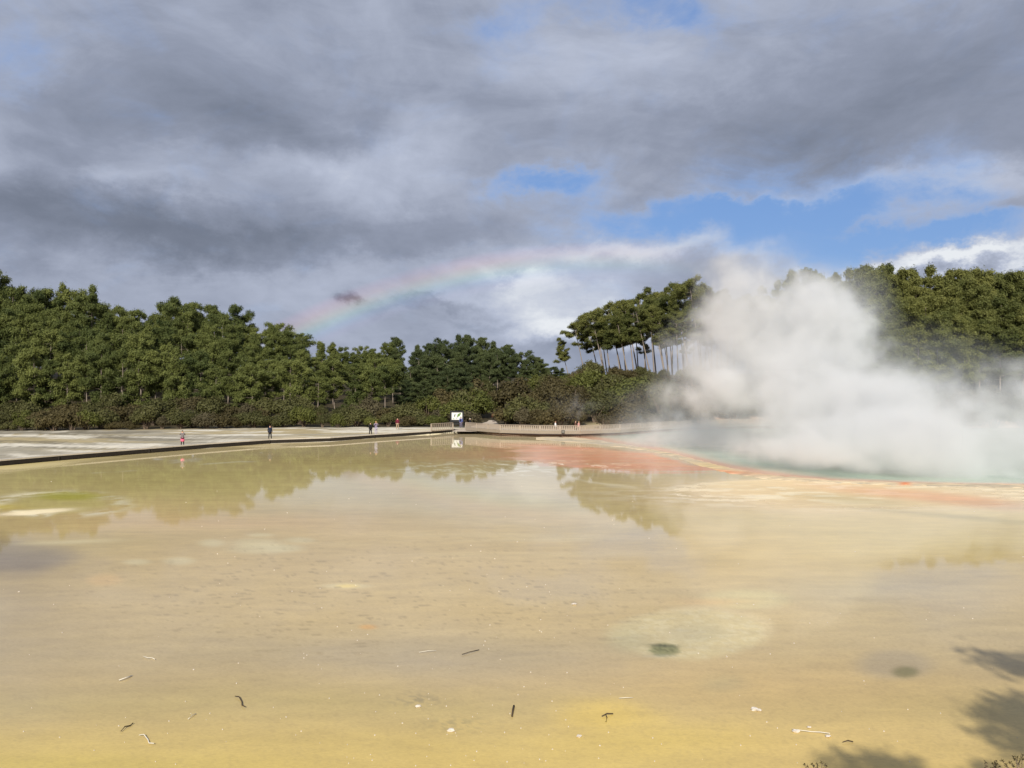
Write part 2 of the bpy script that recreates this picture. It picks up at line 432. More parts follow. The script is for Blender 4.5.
    add(sstep(1.1, .8, ring) * sstep(.5, .64, fbm(X * 5, Dd * 5, 104)), (224, 212, 176), .4, .2)
    add(np.exp(-((ring - .98) / .10) ** 2) * sstep(650, 625, v) * sstep(640, 690, u), (222, 202, 160), .5)
    add(sstep(.62, .2, ring) , (186, 178, 150), .4)
    add(g2(u, v, 628, 640, 24, 14, 3), (178, 170, 138), .5)
    add(g2(u + (fbm(X * 6, Dd * 6, 101) - .5) * 8, v + (fbm(X * 6, Dd * 6, 102) - .5) * 5, 664, 650, 15.5, 6.4, 7), (140, 140, 96), .9)
    add(g2(u, v, 664, 650, 15, 6, 7) * sstep(.45, .65, fbm(X * 14, Dd * 14, 103)), (96, 98, 62), .55)
    add(g2(u, v, 662, 645.5, 14, 1.6, 2, 3), (66, 72, 52), .8)
    add(g2(u, v, 660, 656, 17, 1.6), (188, 184, 160), .5)
    ring = np.sqrt(((wu * .2 + u * .8 - 896) / 44) ** 2 + ((wv * .2 + v * .8 - 665) / 16) ** 2)
    add(sstep(1.2, .5, ring), (170, 158, 138), .55)
    add(g2(wu * .1 + u * .9, v, 906, 672, 14, 6, 5), (130, 124, 84), .8)
    add(g2(wu, wv, 735, 684, 22, 9), (172, 162, 126), .4)
    add(g2(u, v, 418, 700, 26, 7) * sstep(.5, .6, fbm(X * 9, Dd * 9, 91)), (150, 138, 110), .6)
    add(g2(u, v, 455, 724, 30, 7) * sstep(.5, .6, fbm(X * 9, Dd * 9, 91)), (162, 150, 112), .6)
    add(g2(wu, wv, 560, 540, 220, 12) * sstep(.5, .7, streak), (222, 206, 160), .3)
    # small dark dashes drifting across the middle, and overall streaks
    dash = fbm(X * 1.7, Dd * 5.5, 95, 3)
    add(sstep(.60, .72, fbm(X * 4, Dd * 9, 95, 3)) * g2(u, v, 380, 600, 320, 60, 4) * sstep(.4, .65, dash), (150, 132, 100), .5)
    add(sstep(.60, .70, fbm(X * 11, Dd * 14, 96, 3)) * sstep(540, 640, v), (160, 140, 104), .14)
    c = c * np.array([.985, .965, .92]) * (1 + (.14 * (streak - .5) + .14 * (fbm(X * .5, Dd * 2.0, 97, 4) - .5))[..., None])
    wet = wet * (.86 + .14 * sstep(.4, .6, fbm(X * .2, Dd * .35, 99)))
    return np.clip(c, 0.01, .93), np.clip(wet, 0, 1)

def water_mat():
    m, t, b = new_mat('shallow mineral water')
    a = t.n('ShaderNodeAttribute', attribute_name='tint')
    pos = t.n('ShaderNodeNewGeometry').outputs['Position']
    fine = t.noise(t.vm('MULTIPLY', pos, (.7, 1.3, 1)), 14, 5, .7)
    mid = t.noise(t.vm('MULTIPLY', pos, (.6, 1.5, 1)), 1.3, 6, .65, .6)
    k = t.mix(t.rng(fine.outputs[0], .3, .7), (.92, .91, .90), (1.07, 1.07, 1.06))
    k2 = t.mix(t.rng(mid.outputs[0], .3, .7), (.93, .93, .95), (1.06, 1.06, 1.03))
    col = t.mix(1.0, t.mix(1.0, a.outputs['Color'], k, 'MULTIPLY'), k2, 'MULTIPLY')
    gr = t.noise(pos, 60, 2, .6)
    spk = t.rng(gr.outputs[0], .66, .74, 0, .35)
    col = t.mix(spk, col, lin((120, 104, 74)))
    t.put(b.inputs['Base Color'], col)
    t.put(b.inputs['Roughness'], t.rng(a.outputs['Alpha'], 0, .36, .8, .03))
    t.put(b.inputs['Specular IOR Level'], t.rng(a.outputs['Alpha'], 0, .95, .04, .5))
    b.inputs['IOR'].default_value = 1.31
    rip = t.noise(t.vm('MULTIPLY', pos, (1.0, 1.8, 1)), 2.2, 4, .6)
    bp = t.n('ShaderNodeBump'); bp.inputs['Strength'].default_value = .02; bp.inputs['Distance'].default_value = .02
    t.put(bp.inputs['Height'], rip.outputs[0]); t.put(b.inputs['Normal'], bp.outputs[0])
    return m
def build_water():
    us = np.concatenate([np.arange(-900, 0, 30), np.arange(0, 1024, 2.5), np.arange(1024, 1930, 30)]).astype(float)
    ts = np.concatenate([np.linspace(0, 1, 60), ])
    vs_abs = np.concatenate([np.arange(430.5, 520, .75), np.arange(520, 772, 1.5), np.arange(772, 930, 12)])
    # rows run from the far shore of each bearing towards the bank
    U, V = np.meshgrid(us, vs_abs)
    vmin = HOR + F * EYE / (shore_d(U) + .8)
    V = np.maximum(V, vmin + 0) if False else vmin + (V - 430.5) * (925 - vmin) / (925 - 430.5)
    Dd = F * EYE / (V - HOR)
    c, wet = water_color(U, V)
    tag(link_mesh('water', grid_mesh('water', (U - 512) / F * Dd, Dd, np.zeros_like(U), c, wet, water_mat())), kind='structure')
build_water()

# ------------------------------------------------------------------ hot pool and its sinter rim
INNER = [(560, 433.6), (582, 436.5), (602, 440), (628, 444.5), (655, 449), (690, 456.5), (722, 465), (765, 473.5), (830, 480), (900, 482.6), (1024, 484.2), (1250, 487), (1600, 493)]
OUTER = [(536, 439.6), (562, 441.4), (590, 443.6), (620, 447), (650, 451.5), (676, 457.5), (700, 466), (726, 472.8), (765, 478.6), (830, 483), (900, 485.4), (1024, 488.0), (1250, 493), (1600, 501)]
def rim():
    us = np.concatenate([np.arange(536, 1060, 2.0), np.arange(1060, 1600, 20)])
    js = np.array([0, .02, .06, .12, .2, .3, .4, .5, .6, .7, .8, .88, .94, .98, 1.0])
    U, J = np.meshgrid(us, js)
    vo = np.interp(U, *zip(*OUTER)) + (fbm(U * .16, U * 0, 5, 5) - .5) * 2.6 * np.clip((U - 520) / 200, .3, 1)
    vi = np.interp(U, *zip(*[(536, 437)] + INNER[1:])) + (fbm(U * .13, U * 0 + 4, 8, 5) - .5) * 1.6
    vo = np.maximum(vo, vi + .8)
    V = vo + (vi - vo) * J
    Dd = F * EYE / (V - HOR); X = (U - 512) / F * Dd
    Z = .07 * np.sin(np.clip(J, 0, 1) * math.pi) ** .5 + (fbm(X * 1.2, Dd * 1.2, 12) - .5) * .05 * np.sin(J * math.pi)
    Z = np.where((J == 0) | (J == 1), -.15, Z)
    a = fbm(X * .3, Dd * .8, 14, 5)
    beige = np.array(lin((214, 194, 162))); grey = np.array(lin((190, 176, 152))); yel = np.array(lin((226, 200, 144))); ora = np.array(lin((222, 128, 82))); whi = np.array(lin((246, 238, 214))); pk = np.array(lin((226, 180, 150)))
    c = np.ones(U.shape + (3,)) * beige
    def mixc(c, t_, k): return c + (t_ - c) * np.clip(k, 0, 1)[..., None]
    c = mixc(c, grey, sstep(.45, .6, a))
    c = mixc(c, pk, sstep(.55, .8, J) * sstep(600, 680, U) * .8)
    c = mixc(c, yel, g2(U, V, 706, 467, 26, 4, 2) * .6)
    c = mixc(c, ora, sstep(.80, .92, J) * sstep(690, 740, U) * sstep(980, 830, U) * .6)
    c = mixc(c, ora, g2(U, V, 700, 470.5, 50, 1.6, 2, 4) * .9)
    c = mixc(c, ora, g2(U, V, 905, 484, 6, 2.5) * .9)
    c = mixc(c, whi, np.exp(-((J - .06) / .08) ** 2) * sstep(.3, .62, fbm(X * .13, Dd * .3, 15, 5)) * sstep(520, 760, U) * .12)
    me = grid_mesh('sinter_rim', X, Dd, Z, c, None, terrain_mat())
    tag(link_mesh('sinter_rim', me), kind='structure')
rim()
def hot_pool():
    m, t, b = new_mat('hot pool water')
    pos = t.n('ShaderNodeNewGeometry').outputs['Position']
    nz = t.noise(t.vm('MULTIPLY', pos, (.05, .18, 1)), 1.2, 5, .6)
    deep = t.n('ShaderNodeAttribute', attribute_name='tint')
    t.put(b.inputs['Base Color'], t.mix(deep.outputs['Alpha'], deep.outputs['Color'], t.mix(t.rng(nz.outputs[0], .35, .65), lin((142, 164, 144)), lin((182, 196, 176)))))
    b.inputs['Roughness'].default_value = .2; b.inputs['IOR'].default_value = 1.33
    bp = t.n('ShaderNodeBump'); bp.inputs['Strength'].default_value = .25; bp.inputs['Distance'].default_value = .06
    t.put(bp.inputs['Height'], t.noise(t.vm('MULTIPLY', pos, (1, 1.6, 1)), 2.5, 4, .6).outputs[0]); t.put(b.inputs['Normal'], bp.outputs[0])
    us = np.concatenate([np.arange(556, 1060, 4.0), np.arange(1060, 1600, 20)])
    U, J = np.meshgrid(us, np.concatenate([np.linspace(0, .2, 16), np.linspace(.25, 1, 10)]))
    vi = np.interp(U, *zip(*INNER)); vo = np.interp(U, *zip(*OUTER))
    dn = F * EYE / ((vi * .7 + vo * .3) - HOR); df = shore_d(U) + .6
    Dd = dn + (df - dn) * J
    X = (U - 512) / F * Dd; V = HOR + F * EYE / Dd
    edge = (vi - V) + 3.0 * (fbm(X * .15, Dd * .2, 111, 4) - .5)          # shallow rim of the pool: pink and cream, then green
    c = np.array(lin((222, 172, 140))) + (np.array(lin((206, 196, 168))) - np.array(lin((222, 172, 140)))) * sstep(0, 3.5, edge)[..., None]
    deep = sstep(1.5, 8.5, edge) * sstep(0, 1, np.ones_like(U)) + sstep(760, 900, U) * sstep(-.5, 2, edge)
    tag(link_mesh('hot_pool_water', grid_mesh('hot_pool_water', X, Dd, np.full(U.shape, .06), c, np.clip(deep, 0, 1), m)), kind='structure')
hot_pool()

# ------------------------------------------------------------------ boardwalk
M_deck = simple('weathered deck timber', lin((196, 186, 170)), .85, .2, 3)
M_dark = simple('dark timber and gap shade', lin((44, 38, 32)), .9, .3, 3)  # near-black tone, with the shade of the gap under the deck painted in
M_fence = simple('grey weathered pickets', lin((164, 150, 134)), .85, .16, 2)
M_dark2 = simple('mid grey board', lin((150, 138, 122)), .9, .2)  # one even mid grey for the walkway's edge board
M_black = simple('black frame paint', lin((34, 34, 34)), .6, .1)
DZ = .44
def offset_line(pts, d):
    out = []
    for i, p in enumerate(pts):
        t = (pts[min(i + 1, len(pts) - 1)] - pts[max(i - 1, 0)]); n = Vector((-t.y, t.x, 0)).normalized()
        out.append(p + n * d)
    return out
def resample(pts, step):
    out = [pts[0].copy()]
    for a, b in zip(pts, pts[1:]):
        n = max(1, int((b - a).length / step))
        out += [a.lerp(b, (k + 1) / n) for k in range(n)]
    return out
def strip(name, L, zt, w, th, mat, parent, cell=None):
    A, B = L, offset_line(L, w)
    m = MB()
    for i in range(len(L) - 1):
        a, b, c, d = A[i], A[i + 1], B[i + 1], B[i]
        vs = [Vector((p.x, p.y, z)) for z in (zt - th, zt) for p in (a, b, c, d)]
        m.add(vs, [(4, 5, 6, 7), (3, 2, 1, 0), (0, 1, 5, 4), (2, 3, 7, 6)] + ([(0, 4, 7, 3)] if i == 0 else []) + ([(1, 2, 6, 5)] if i == len(L) - 2 else []))
    return m.build(name, mat, parent)
walk_px = [(-420, 500), (-200, 482), (0, 466), (60, 460.5), (150, 453), (210, 448), (270, 443.6), (330, 441.6), (375, 438.2), (430, 434.6), (458, 432.2), (468, 431.5)]
line = resample([gp(u, v) for u, v in walk_px], 4.0)
# plank pattern across the walk
m_, t_, b_ = new_mat('boardwalk planks')
pos_ = t_.n('ShaderNodeNewGeometry').outputs['Position']
wv_ = t_.n('ShaderNodeTexWave', wave_type='BANDS', bands_direction='X'); t_.put(wv_.inputs['Vector'], pos_); wv_.inputs['Scale'].default_value = 2.2; wv_.inputs['Distortion'].default_value = .4
t_.put(b_.inputs['Base Color'], t_.mix(wv_.outputs[1], lin((176, 166, 150)), lin((212, 204, 190)))); b_.inputs['Roughness'].default_value = .85
M_plank = m_
bw = tag(empty('boardwalk', line[len(line) // 2]), 'long low wooden boardwalk along the far shore, with a dark edge above the water', 'boardwalk')
inv = -bw.location
def local(L): return [p + inv for p in L]
strip('deck', local(line), DZ, 1.9, .07, M_plank, bw)
strip('edge_board', local(offset_line(line, -.07)), DZ - .03, .065, .34, M_dark, bw)  # dark board closes the gap, standing in for the shadow below the deck
strip('edge_board', local(offset_line(line, 1.93)), DZ - .03, .065, .40, M_dark, bw)
strip('kerb_rail', local(offset_line(line, -.10)), DZ + .12, .12, .13, M_deck, bw)
for i in range(0, len(line), 2):
    p = line[i] + inv
    MB().box((p.x, p.y - .16, DZ / 2 - .12), (.12, .12, DZ + .22)).build('post', M_dark, bw)

# ------------------------------------------------------------------ fences
def picket_fence(label, pts, h, name='picket_fence', group='weathered fences by the far shore', base=DZ, gap=.24, w=.16):
    L = resample(pts, 2.4)
    root = tag(empty(name, (L[0].x, L[0].y, base)), label, 'fence', group)
    o = -root.location
    def up(p, z): return Vector((p.x, p.y, base + z)) + o
    m = MB()
    for a, b in zip(L, L[1:]):
        m.beam(up(a, h), up(b, h), .12, .07)
    m.build('top_rail', M_fence, root)
    m = MB()
    for a, b in zip(L, L[1:]):
        m.beam(up(a, .16), up(b, .16), .06, .09)
    m.build('bottom_rail', M_fence, root)
    for k, p in enumerate(L):
        MB().box(up(p, h / 2 - .04) + Vector((0, .08, 0)), (.12, .12, h + .02)).build('post', M_fence, root)
    m = MB()                                                 # the slats are the fence's surface pattern: one panel
    for a, b in zip(L, L[1:]):
        n = max(2, int((b - a).length / gap))
        for k in range(n):
            q = a.lerp(b, (k + .5) / n)
            d = (b - a).normalized()
            m.beam(up(q - d * w / 2, h / 2 - .02 + .004 * (k % 3)), up(q + d * w / 2, h / 2 - .02 + .004 * (k % 3)), .025, h - .12)
    m.build('slat_panel', M_fence, root)
    return root
fa = [gp(431, 431.5, DZ), gp(453, 430.2, DZ)]
picket_fence('short grey slatted fence on the boardwalk, just before the white map board', fa, 1.08, gap=.36, w=.13)
fb = [at(u, d, DZ) for u, d in ((465.5, 113), (500, 106.6), (540, 104.6), (580, 104), (620, 107), (650, 112.5), (700, 120.5), (760, 124), (820, 125.4), (900, 125.4))]
picket_fence('long pale picket fence running from the map board into the steam', fb, 1.14)
deck2 = tag(empty('timber_walkway', fb[3]), 'timber walkway behind the long pale picket fence', 'boardwalk')
L2 = [p + Vector((0, .25, 0)) for p in resample(fb, 3)]
strip('deck', [p - deck2.location for p in L2], DZ, 2.2, .08, M_plank, deck2)
strip('edge_board', [p - deck2.location + Vector((0, -.34, 0)) for p in L2], DZ - .02, .05, .40, M_dark2, deck2)
bx = tag(empty('notice_box', at(563, 103.9, DZ + .35)), 'small dark notice box fixed to the long pale picket fence', 'box')
MB().box((0, -.10, 0), (.42, .10, .42)).build('case', M_black, bx)
MB().box((0, -.155, .0), (.32, .012, .32)).build('plate', simple('grey plate', lin((120, 116, 108))), bx)
# platform between the two fences, and the path behind
m_, t_, b_ = new_mat('gravel path')
nz_ = t_.noise(t_.n('ShaderNodeNewGeometry').outputs['Position'], 3, 5, .7)
t_.put(b_.inputs['Base Color'], t_.mix(nz_.outputs[0], lin((176, 160, 140)), lin((206, 190, 170)))); b_.inputs['Roughness'].default_value = .95
def path():
    rows = []
    for d, ul, ur in ((110.5, 452, 476), (114, 455, 492), (118, 463, 500), (122, 468, 502), (127, 474, 500), (133, 481, 498), (139, 487, 496), (143, 489, 494)):
        rows.append([(ul + (ur - ul) * k / 6, d) for k in range(7)])
    X = np.array([[(u - 512) / F * d for u, d in r] for r in rows]); Y = np.array([[d for u, d in r] for r in rows])
    Z = np.array([[max(DZ - .03, gz(u, d) + .10) for u, d in r] for r in rows])
    tag(link_mesh('path', grid_mesh('path', X, Y, Z, None, None, m_)), kind='structure')
path()

# ------------------------------------------------------------------ map board
def map_board():
    p = at(457, 121.5); z0 = max(DZ, gz(457, 121.5))
    r = tag(empty('map_board', (p.x, p.y, z0), R(-6)), 'white map board in a thick black frame at the end of the boardwalk', 'sign')
    w, zb, zt = 2.15, 1.0, 2.4
    for x in (-w / 2 + .12, w / 2 - .12):
        MB().box((x, .04, .48), (.14, .14, .98)).build('leg', M_black, r)
    fr = MB()
    fr.box((0, 0, zt + .02), (w, .14, .26)); fr.box((0, 0, zb - .03), (w, .14, .34))
    fr.box((-w / 2 + .12, 0, (zb + zt) / 2), (.24, .138, zt - zb - .21)); fr.box((w / 2 - .12, 0, (zb + zt) / 2), (.24, .138, zt - zb - .21))
    fr.build('frame', M_black, r)
    MB().box((0, .12, .62), (1.1, .1, .5)).build('brace_panel', M_black, r)
    pn = MB().box((0, 0, (zb + zt) / 2), (w - .42, .05, zt - zb - .16)).build('panel', simple('white board', lin((222, 221, 214)), .6, .03), r)
    def poly(name, pts, mat, y):
        MB().add([(x, y, z) for x, z in pts] + [(x, y - .006, z) for x, z in pts],
                 [tuple(range(len(pts), 2 * len(pts))), tuple(range(len(pts)))[::-1]] + [(i, (i + 1) % len(pts), len(pts) + (i + 1) % len(pts), len(pts) + i) for i in range(len(pts))]).build(name, mat, pn)
    gr, dk = simple('map green', lin((96, 128, 62))), simple('map ink', lin((74, 92, 80)))
    poly('map_area', [(.02, 1.62), (.10, 1.98), (.32, 2.14), (.62, 2.2), (.66, 2.0), (.4, 1.9), (.52, 1.7), (.3, 1.72), (.16, 1.56)], gr, -.028)
    poly('map_area', [(-.42, 1.5), (-.3, 1.62), (-.22, 2.0), (-.32, 2.06), (-.44, 1.84)], dk, -.028)
    poly('map_area', [(-.68, 1.26), (-.4, 1.28), (-.38, 1.36), (-.66, 1.34)], gr, -.028)
    poly('map_line', [(-.1, 1.3), (.02, 1.62), (.08, 1.6), (-.04, 1.28)], dk, -.036)
    poly('map_line', [(.4, 1.36), (.66, 1.56), (.69, 1.52), (.43, 1.32)], dk, -.036)
map_board()

# ------------------------------------------------------------------ people
def skin_mesh(name, chains, mat, parent, sub=2):
    """chains: lists of (x, y, z, radius); points closer than 1 mm are shared, so chains join into one surface"""
    vs, rad, es, key = [], [], [], {}
    for ch in chains:
        prev = None
        for x, y, z, r in ch:
            k = (round(x, 3), round(y, 3), round(z, 3))
            if k not in key:
                key[k] = len(vs); vs.append((x, y, z)); rad.append(r)
            i = key[k]
            if prev is not None and prev != i: es.append((prev, i))
            prev = i
    me = bpy.data.meshes.new(name); me.from_pydata(vs, es, [])
    o = link_mesh(name, me, parent)
    md = o.modifiers.new('skin', 'SKIN'); md.use_smooth_shade = True
    sv = me.skin_vertices[0].data
    for i, r in enumerate(rad):
        sv[i].radius = (r, r * .82) if isinstance(r, float) else r
        sv[i].use_root = (i == 0)
    s = o.modifiers.new('sub', 'SUBSURF'); s.levels = s.render_levels = sub
    me.materials.append(mat)
    return o
def cloth(rgb): return simple('cloth', lin(rgb), .9, .12, 12)
SKIN = simple('skin', lin((206, 160, 132)), .6, .05)
def person(u, d, z, rz, label, top, legs, shoes, hair, H=1.7, coat=0.0, arms='down', stride=.1, bag=None, group='visitors on the far shore', hat=None):
    p = at(u, d)
    r = tag(empty('person', (p.x, p.y, z), rz), label, 'person', group)
    k = H / 1.7
    def P_(x, y, zz, rr): return (x * k, y * k, zz * k, rr * k)
    hipL, hipR = [], []
    st = stride
    legsL = [P_(0, 0, .92, .14), P_(-.09, 0, .84, .095), P_(-.11, -st * .6, .47, .062), P_(-.12, -st, .09, .042), P_(-.12, -st - .13, .035, .036)]
    legsR = [P_(0, 0, .92, .14), P_(.09, 0, .84, .095), P_(.11, st * .3, .47, .062), P_(.12, st, .09, .042), P_(.12, st - .13, .035, .036)]
    spine = [P_(0, 0, .92, .14), P_(0, 0, 1.12, .13), P_(0, .01, 1.33, .155), P_(0, .01, 1.43, .07), P_(0, 0, 1.50, .055), P_(0, -.01, 1.58, .085), P_(0, -.01, 1.66, .075)]
    if arms == 'down':
        aL = [P_(0, .01, 1.33, .155), P_(-.19, .01, 1.38, .06), P_(-.25, .03, 1.10, .043), P_(-.25, -.06, .86, .032), P_(-.25, -.09, .77, .03)]
        aR = [P_(0, .01, 1.33, .155), P_(.19, .01, 1.38, .06), P_(.25, .03, 1.10, .043), P_(.25, -.05, .86, .032), P_(.25, -.08, .77, .03)]
    else:                                                    # both hands raised to the face, holding a camera
        aL = [P_(0, .01, 1.33, .155), P_(-.19, .01, 1.38, .06), P_(-.27, -.12, 1.16, .043), P_(-.12, -.27, 1.42, .032), P_(-.07, -.30, 1.50, .03)]
        aR = [P_(0, .01, 1.33, .155), P_(.19, .01, 1.38, .06), P_(.27, -.12, 1.16, .043), P_(.12, -.27, 1.42, .032), P_(.07, -.30, 1.50, .03)]
    body = skin_mesh('body', [legsL, legsR, spine, aL, aR, [spine[5], P_(0, -.105, 1.575, .014)]], SKIN, r)
    g = 1.16
    def grow(ch, f=g, n=None): return [(x, y, zz, rr * f + .012) for x, y, zz, rr in ch[:n]]
    tr = skin_mesh('trousers', [grow(legsL, g, 4), grow(legsR, g, 4)], legs, r)
    low = [P_(0, 0, .92 - coat, .15 + coat * .12)] if coat else []
    tp = skin_mesh('jacket', [[*(grow([P_(0, 0, .84 - coat, .165 + coat * .14)])), *grow([P_(0, 0, .98, .155), *spine[1:4]])], grow(aL[:4]), grow(aR[:4])], top, r)
    hd = hat or hair
    skin_mesh('hat' if hat else 'hair', [[P_(0, .035, 1.58, .085), P_(0, .015, 1.655, .10), P_(0, .0, 1.70, .07)]] if H < 9 else [], hd, r, 2)
    for s_, ch in ((-1, legsL), (1, legsR)):
        a, b = Vector(ch[3][:3]), Vector(ch[4][:3])
        skin_mesh('shoe', [[(a.x, a.y + .03, .05 * k, .05 * k), (b.x, b.y + .02, .045 * k, .045 * k), (b.x, b.y - .05, .04 * k, .035 * k)]], shoes, r, 1)
    if bag is not None:
        skin_mesh('backpack', [[P_(0, .20, 1.0, .12), P_(0, .21, 1.2, .14), P_(0, .19, 1.36, .10)]], bag, r, 2)
    return r
c_pink, c_grey, c_navy, c_blk, c_white = cloth((240, 110, 140)), cloth((120, 112, 112)), cloth((34, 40, 58)), cloth((30, 30, 34)), cloth((232, 230, 226))
c_maroon, c_tan, c_lilac, c_blue, c_dkhair, c_blond, c_brown = cloth((108, 34, 52)), cloth((176, 150, 124)), cloth((128, 118, 140)), cloth((96, 104, 156)), cloth((38, 30, 26)), cloth((186, 146, 88)), cloth((104, 72, 58))
def on_deck(u, off=1.0): return float(shore_d(u)) + off
pr = person(182.5, on_deck(182.5), DZ, R(200), 'woman in a grey top and long pink skirt standing alone on the boardwalk', c_grey, c_blk, c_grey, c_dkhair, 1.66, 0, 'up')
skin_mesh('skirt', [[(0, 0, 1.02, .17), (0, 0, .85, .20), (0, 0, .6, .22), (0, 0, .42, .215)]], c_pink, pr, 1)
person(270, on_deck(270), DZ, R(170), 'person in a long dark coat and white shoes alone on the boardwalk', c_navy, c_blk, c_white, c_dkhair, 1.76, .14)
person(370.5, on_deck(370.5, .9), DZ, R(150), 'person all in black on the boardwalk beside one in pale trousers', c_blk, c_blk, c_blk, c_dkhair, 1.68, .05, bag=c_blk)
person(376, on_deck(376, .8), DZ, R(20), 'fair-haired person in a lilac jacket and pale trousers on the boardwalk', c_lilac, cloth((176, 170, 186)), c_white, c_blond, 1.8, .0, 'up')
person(397.5, 117.5, gz(397.5, 117.5), R(180), 'person in a dark red top and tan trousers standing on the pale sinter', c_maroon, c_tan, c_tan, c_dkhair, 1.74, .05)
person(461, 117.5, DZ + .06, R(160), 'person in a blue jacket reading the white map board', c_blue, cloth((120, 112, 130)), c_grey, c_dkhair, 1.72, .0, bag=c_navy)
person(470, 117.5, DZ + .05, R(120), 'person in black with a white hat behind the picket fence, by the map board', c_blk, c_blk, c_blk, c_dkhair, 1.5, .0, hat=c_white)
person(493.5, 138, gz(493.5, 138) + .08, R(10), 'distant person in red on the path between the bushes', cloth((150, 54, 50)), c_blk, c_blk, c_dkhair, 1.7, .0)
person(555.5, 106, DZ, R(80), 'person in white behind the middle of the long picket fence', c_white, c_grey, c_grey, c_brown, 1.68, .0)
person(575.5, 105.8, DZ, R(100), 'person in brown behind the long picket fence, beside one in pink', c_brown, c_blk, c_blk, c_dkhair, 1.76, .1)
person(578.8, 106.2, DZ, R(60), 'person in a pale pink jacket behind the long picket fence', cloth((214, 160, 150)), c_grey, c_grey, c_blond, 1.62, .0)

# ------------------------------------------------------------------ foliage
def leaf_mat(name, a, b_, rough=.65):
    """leaves between two tones: varied per tree and from one clump to the next"""
    m, t, b = new_mat(name)
    rnd = t.n('ShaderNodeObjectInfo').outputs['Random']
    at_ = t.n('ShaderNodeAttribute', attribute_name='clump')
    f = t.m('ADD', t.m('MULTIPLY', rnd, .62), t.m('MULTIPLY', at_.outputs['Fac'], .5), clamp=True)
    col = t.mix(f, a, b_)
    t.put(b.inputs['Base Color'], col)
    b.inputs['Roughness'].default_value = rough; b.inputs['Specular IOR Level'].default_value = .25
    tr = t.n('ShaderNodeBsdfTranslucent'); t.put(tr.inputs[0], col)
    mx = t.n('ShaderNodeMixShader'); mx.inputs[0].default_value = .22
    t.nt.links.new(b.outputs[0], mx.inputs[1]); t.nt.links.new(tr.outputs[0], mx.inputs[2])
    t.nt.links.new(mx.outputs[0], m.node_tree.nodes['Material Output'].inputs[0])
    return m
M_pine = leaf_mat('pine needles', (.052, .074, .020), (.200, .218, .058))
M_pine2 = leaf_mat('grove needles', (.066, .084, .022), (.215, .215, .058))
M_far = leaf_mat('dark pine needles', (.044, .064, .026), (.130, .152, .052))
M_bark = simple('pine bark', lin((150, 136, 122)), .95, .3, 1.5)
M_twig = simple('scrub stems', lin((120, 104, 88)), .95, .25, 3)
M_sh = [leaf_mat('manuka leaves', (.066, .054, .022), (.125, .100, .038)), leaf_mat('olive scrub leaves', (.068, .070, .022), (.130, .125, .042)),
        leaf_mat('broad green leaves', (.080, .092, .020), (.150, .155, .036)), leaf_mat('grey scrub leaves', (.080, .068, .036), (.130, .108, .056))]

def leaf_mesh(name, tufts, per, L_, Wd, mat, rnd, up=.35):
    """tufts: (x, y, z, radius, tone): a ball of pointed leaf faces at each"""
    T = np.array(tufts); n = len(T)
    rg = np.random.default_rng(rnd)
    if T.shape[1] > 5:                                        # leaves lie like shingles on their clump
        O = T[:, None, 5:8] + rg.normal(size=(n, per, 3)) * .62
        O /= np.linalg.norm(O, axis=-1, keepdims=True) + 1e-9
        t1 = np.cross(O, rg.normal(size=(n, per, 3))); t1 /= np.linalg.norm(t1, axis=-1, keepdims=True) + 1e-9
        t2 = np.cross(O, t1)
        base = T[:, None, :3] + rg.normal(size=(n, per, 3)) * (T[:, 3][:, None, None] * .42)
        wd = Wd * rg.uniform(.7, 1.4, (n, per, 1)); ln = T[:, 3][:, None, None] * L_ * rg.uniform(.35, .8, (n, per, 1))
        V = np.stack([base - t2 * wd - t1 * ln * .3, base + t2 * wd - t1 * ln * .3, base + t1 * ln * .7], 2).reshape(-1, 3)
        return leaf_finish(name, V, T, per, mat)
    dirs = rg.normal(size=(n, per, 3)); dirs[..., 2] = dirs[..., 2] * .8 + up
    dirs /= np.linalg.norm(dirs, axis=-1, keepdims=True)
    base = T[:, None, :3] + dirs * (T[:, 3][:, None, None] * rg.uniform(.05, .55, (n, per, 1)))
    side = np.cross(dirs, rg.normal(size=(n, per, 3))); side /= np.linalg.norm(side, axis=-1, keepdims=True) + 1e-9
    ln = T[:, 3][:, None, None] * L_ * rg.uniform(.6, 1.2, (n, per, 1)); wd = Wd * rg.uniform(.7, 1.3, (n, per, 1))
    a = base - side * wd; b = base + side * wd; c = base + dirs * ln + side * wd * .3
    return leaf_finish(name, np.stack([a, b, c], 2).reshape(-1, 3), T, per, mat)
def leaf_finish(name, V, T, per, mat):
    me = bpy.data.meshes.new(name)
    me.vertices.add(len(V)); me.vertices.foreach_set('co', V.ravel())
    me.loops.add(len(V)); me.loops.foreach_set('vertex_index', np.arange(len(V), dtype=np.int32))
    me.polygons.add(len(V) // 3); me.polygons.foreach_set('loop_start', np.arange(0, len(V), 3, dtype=np.int32))
    me.update(calc_edges=True)
    at_ = me.attributes.new('clump', 'FLOAT', 'POINT')
    at_.data.foreach_set('value', np.repeat(T[:, 4], per * 3).astype(np.float32))
    me.materials.append(mat)
    return me

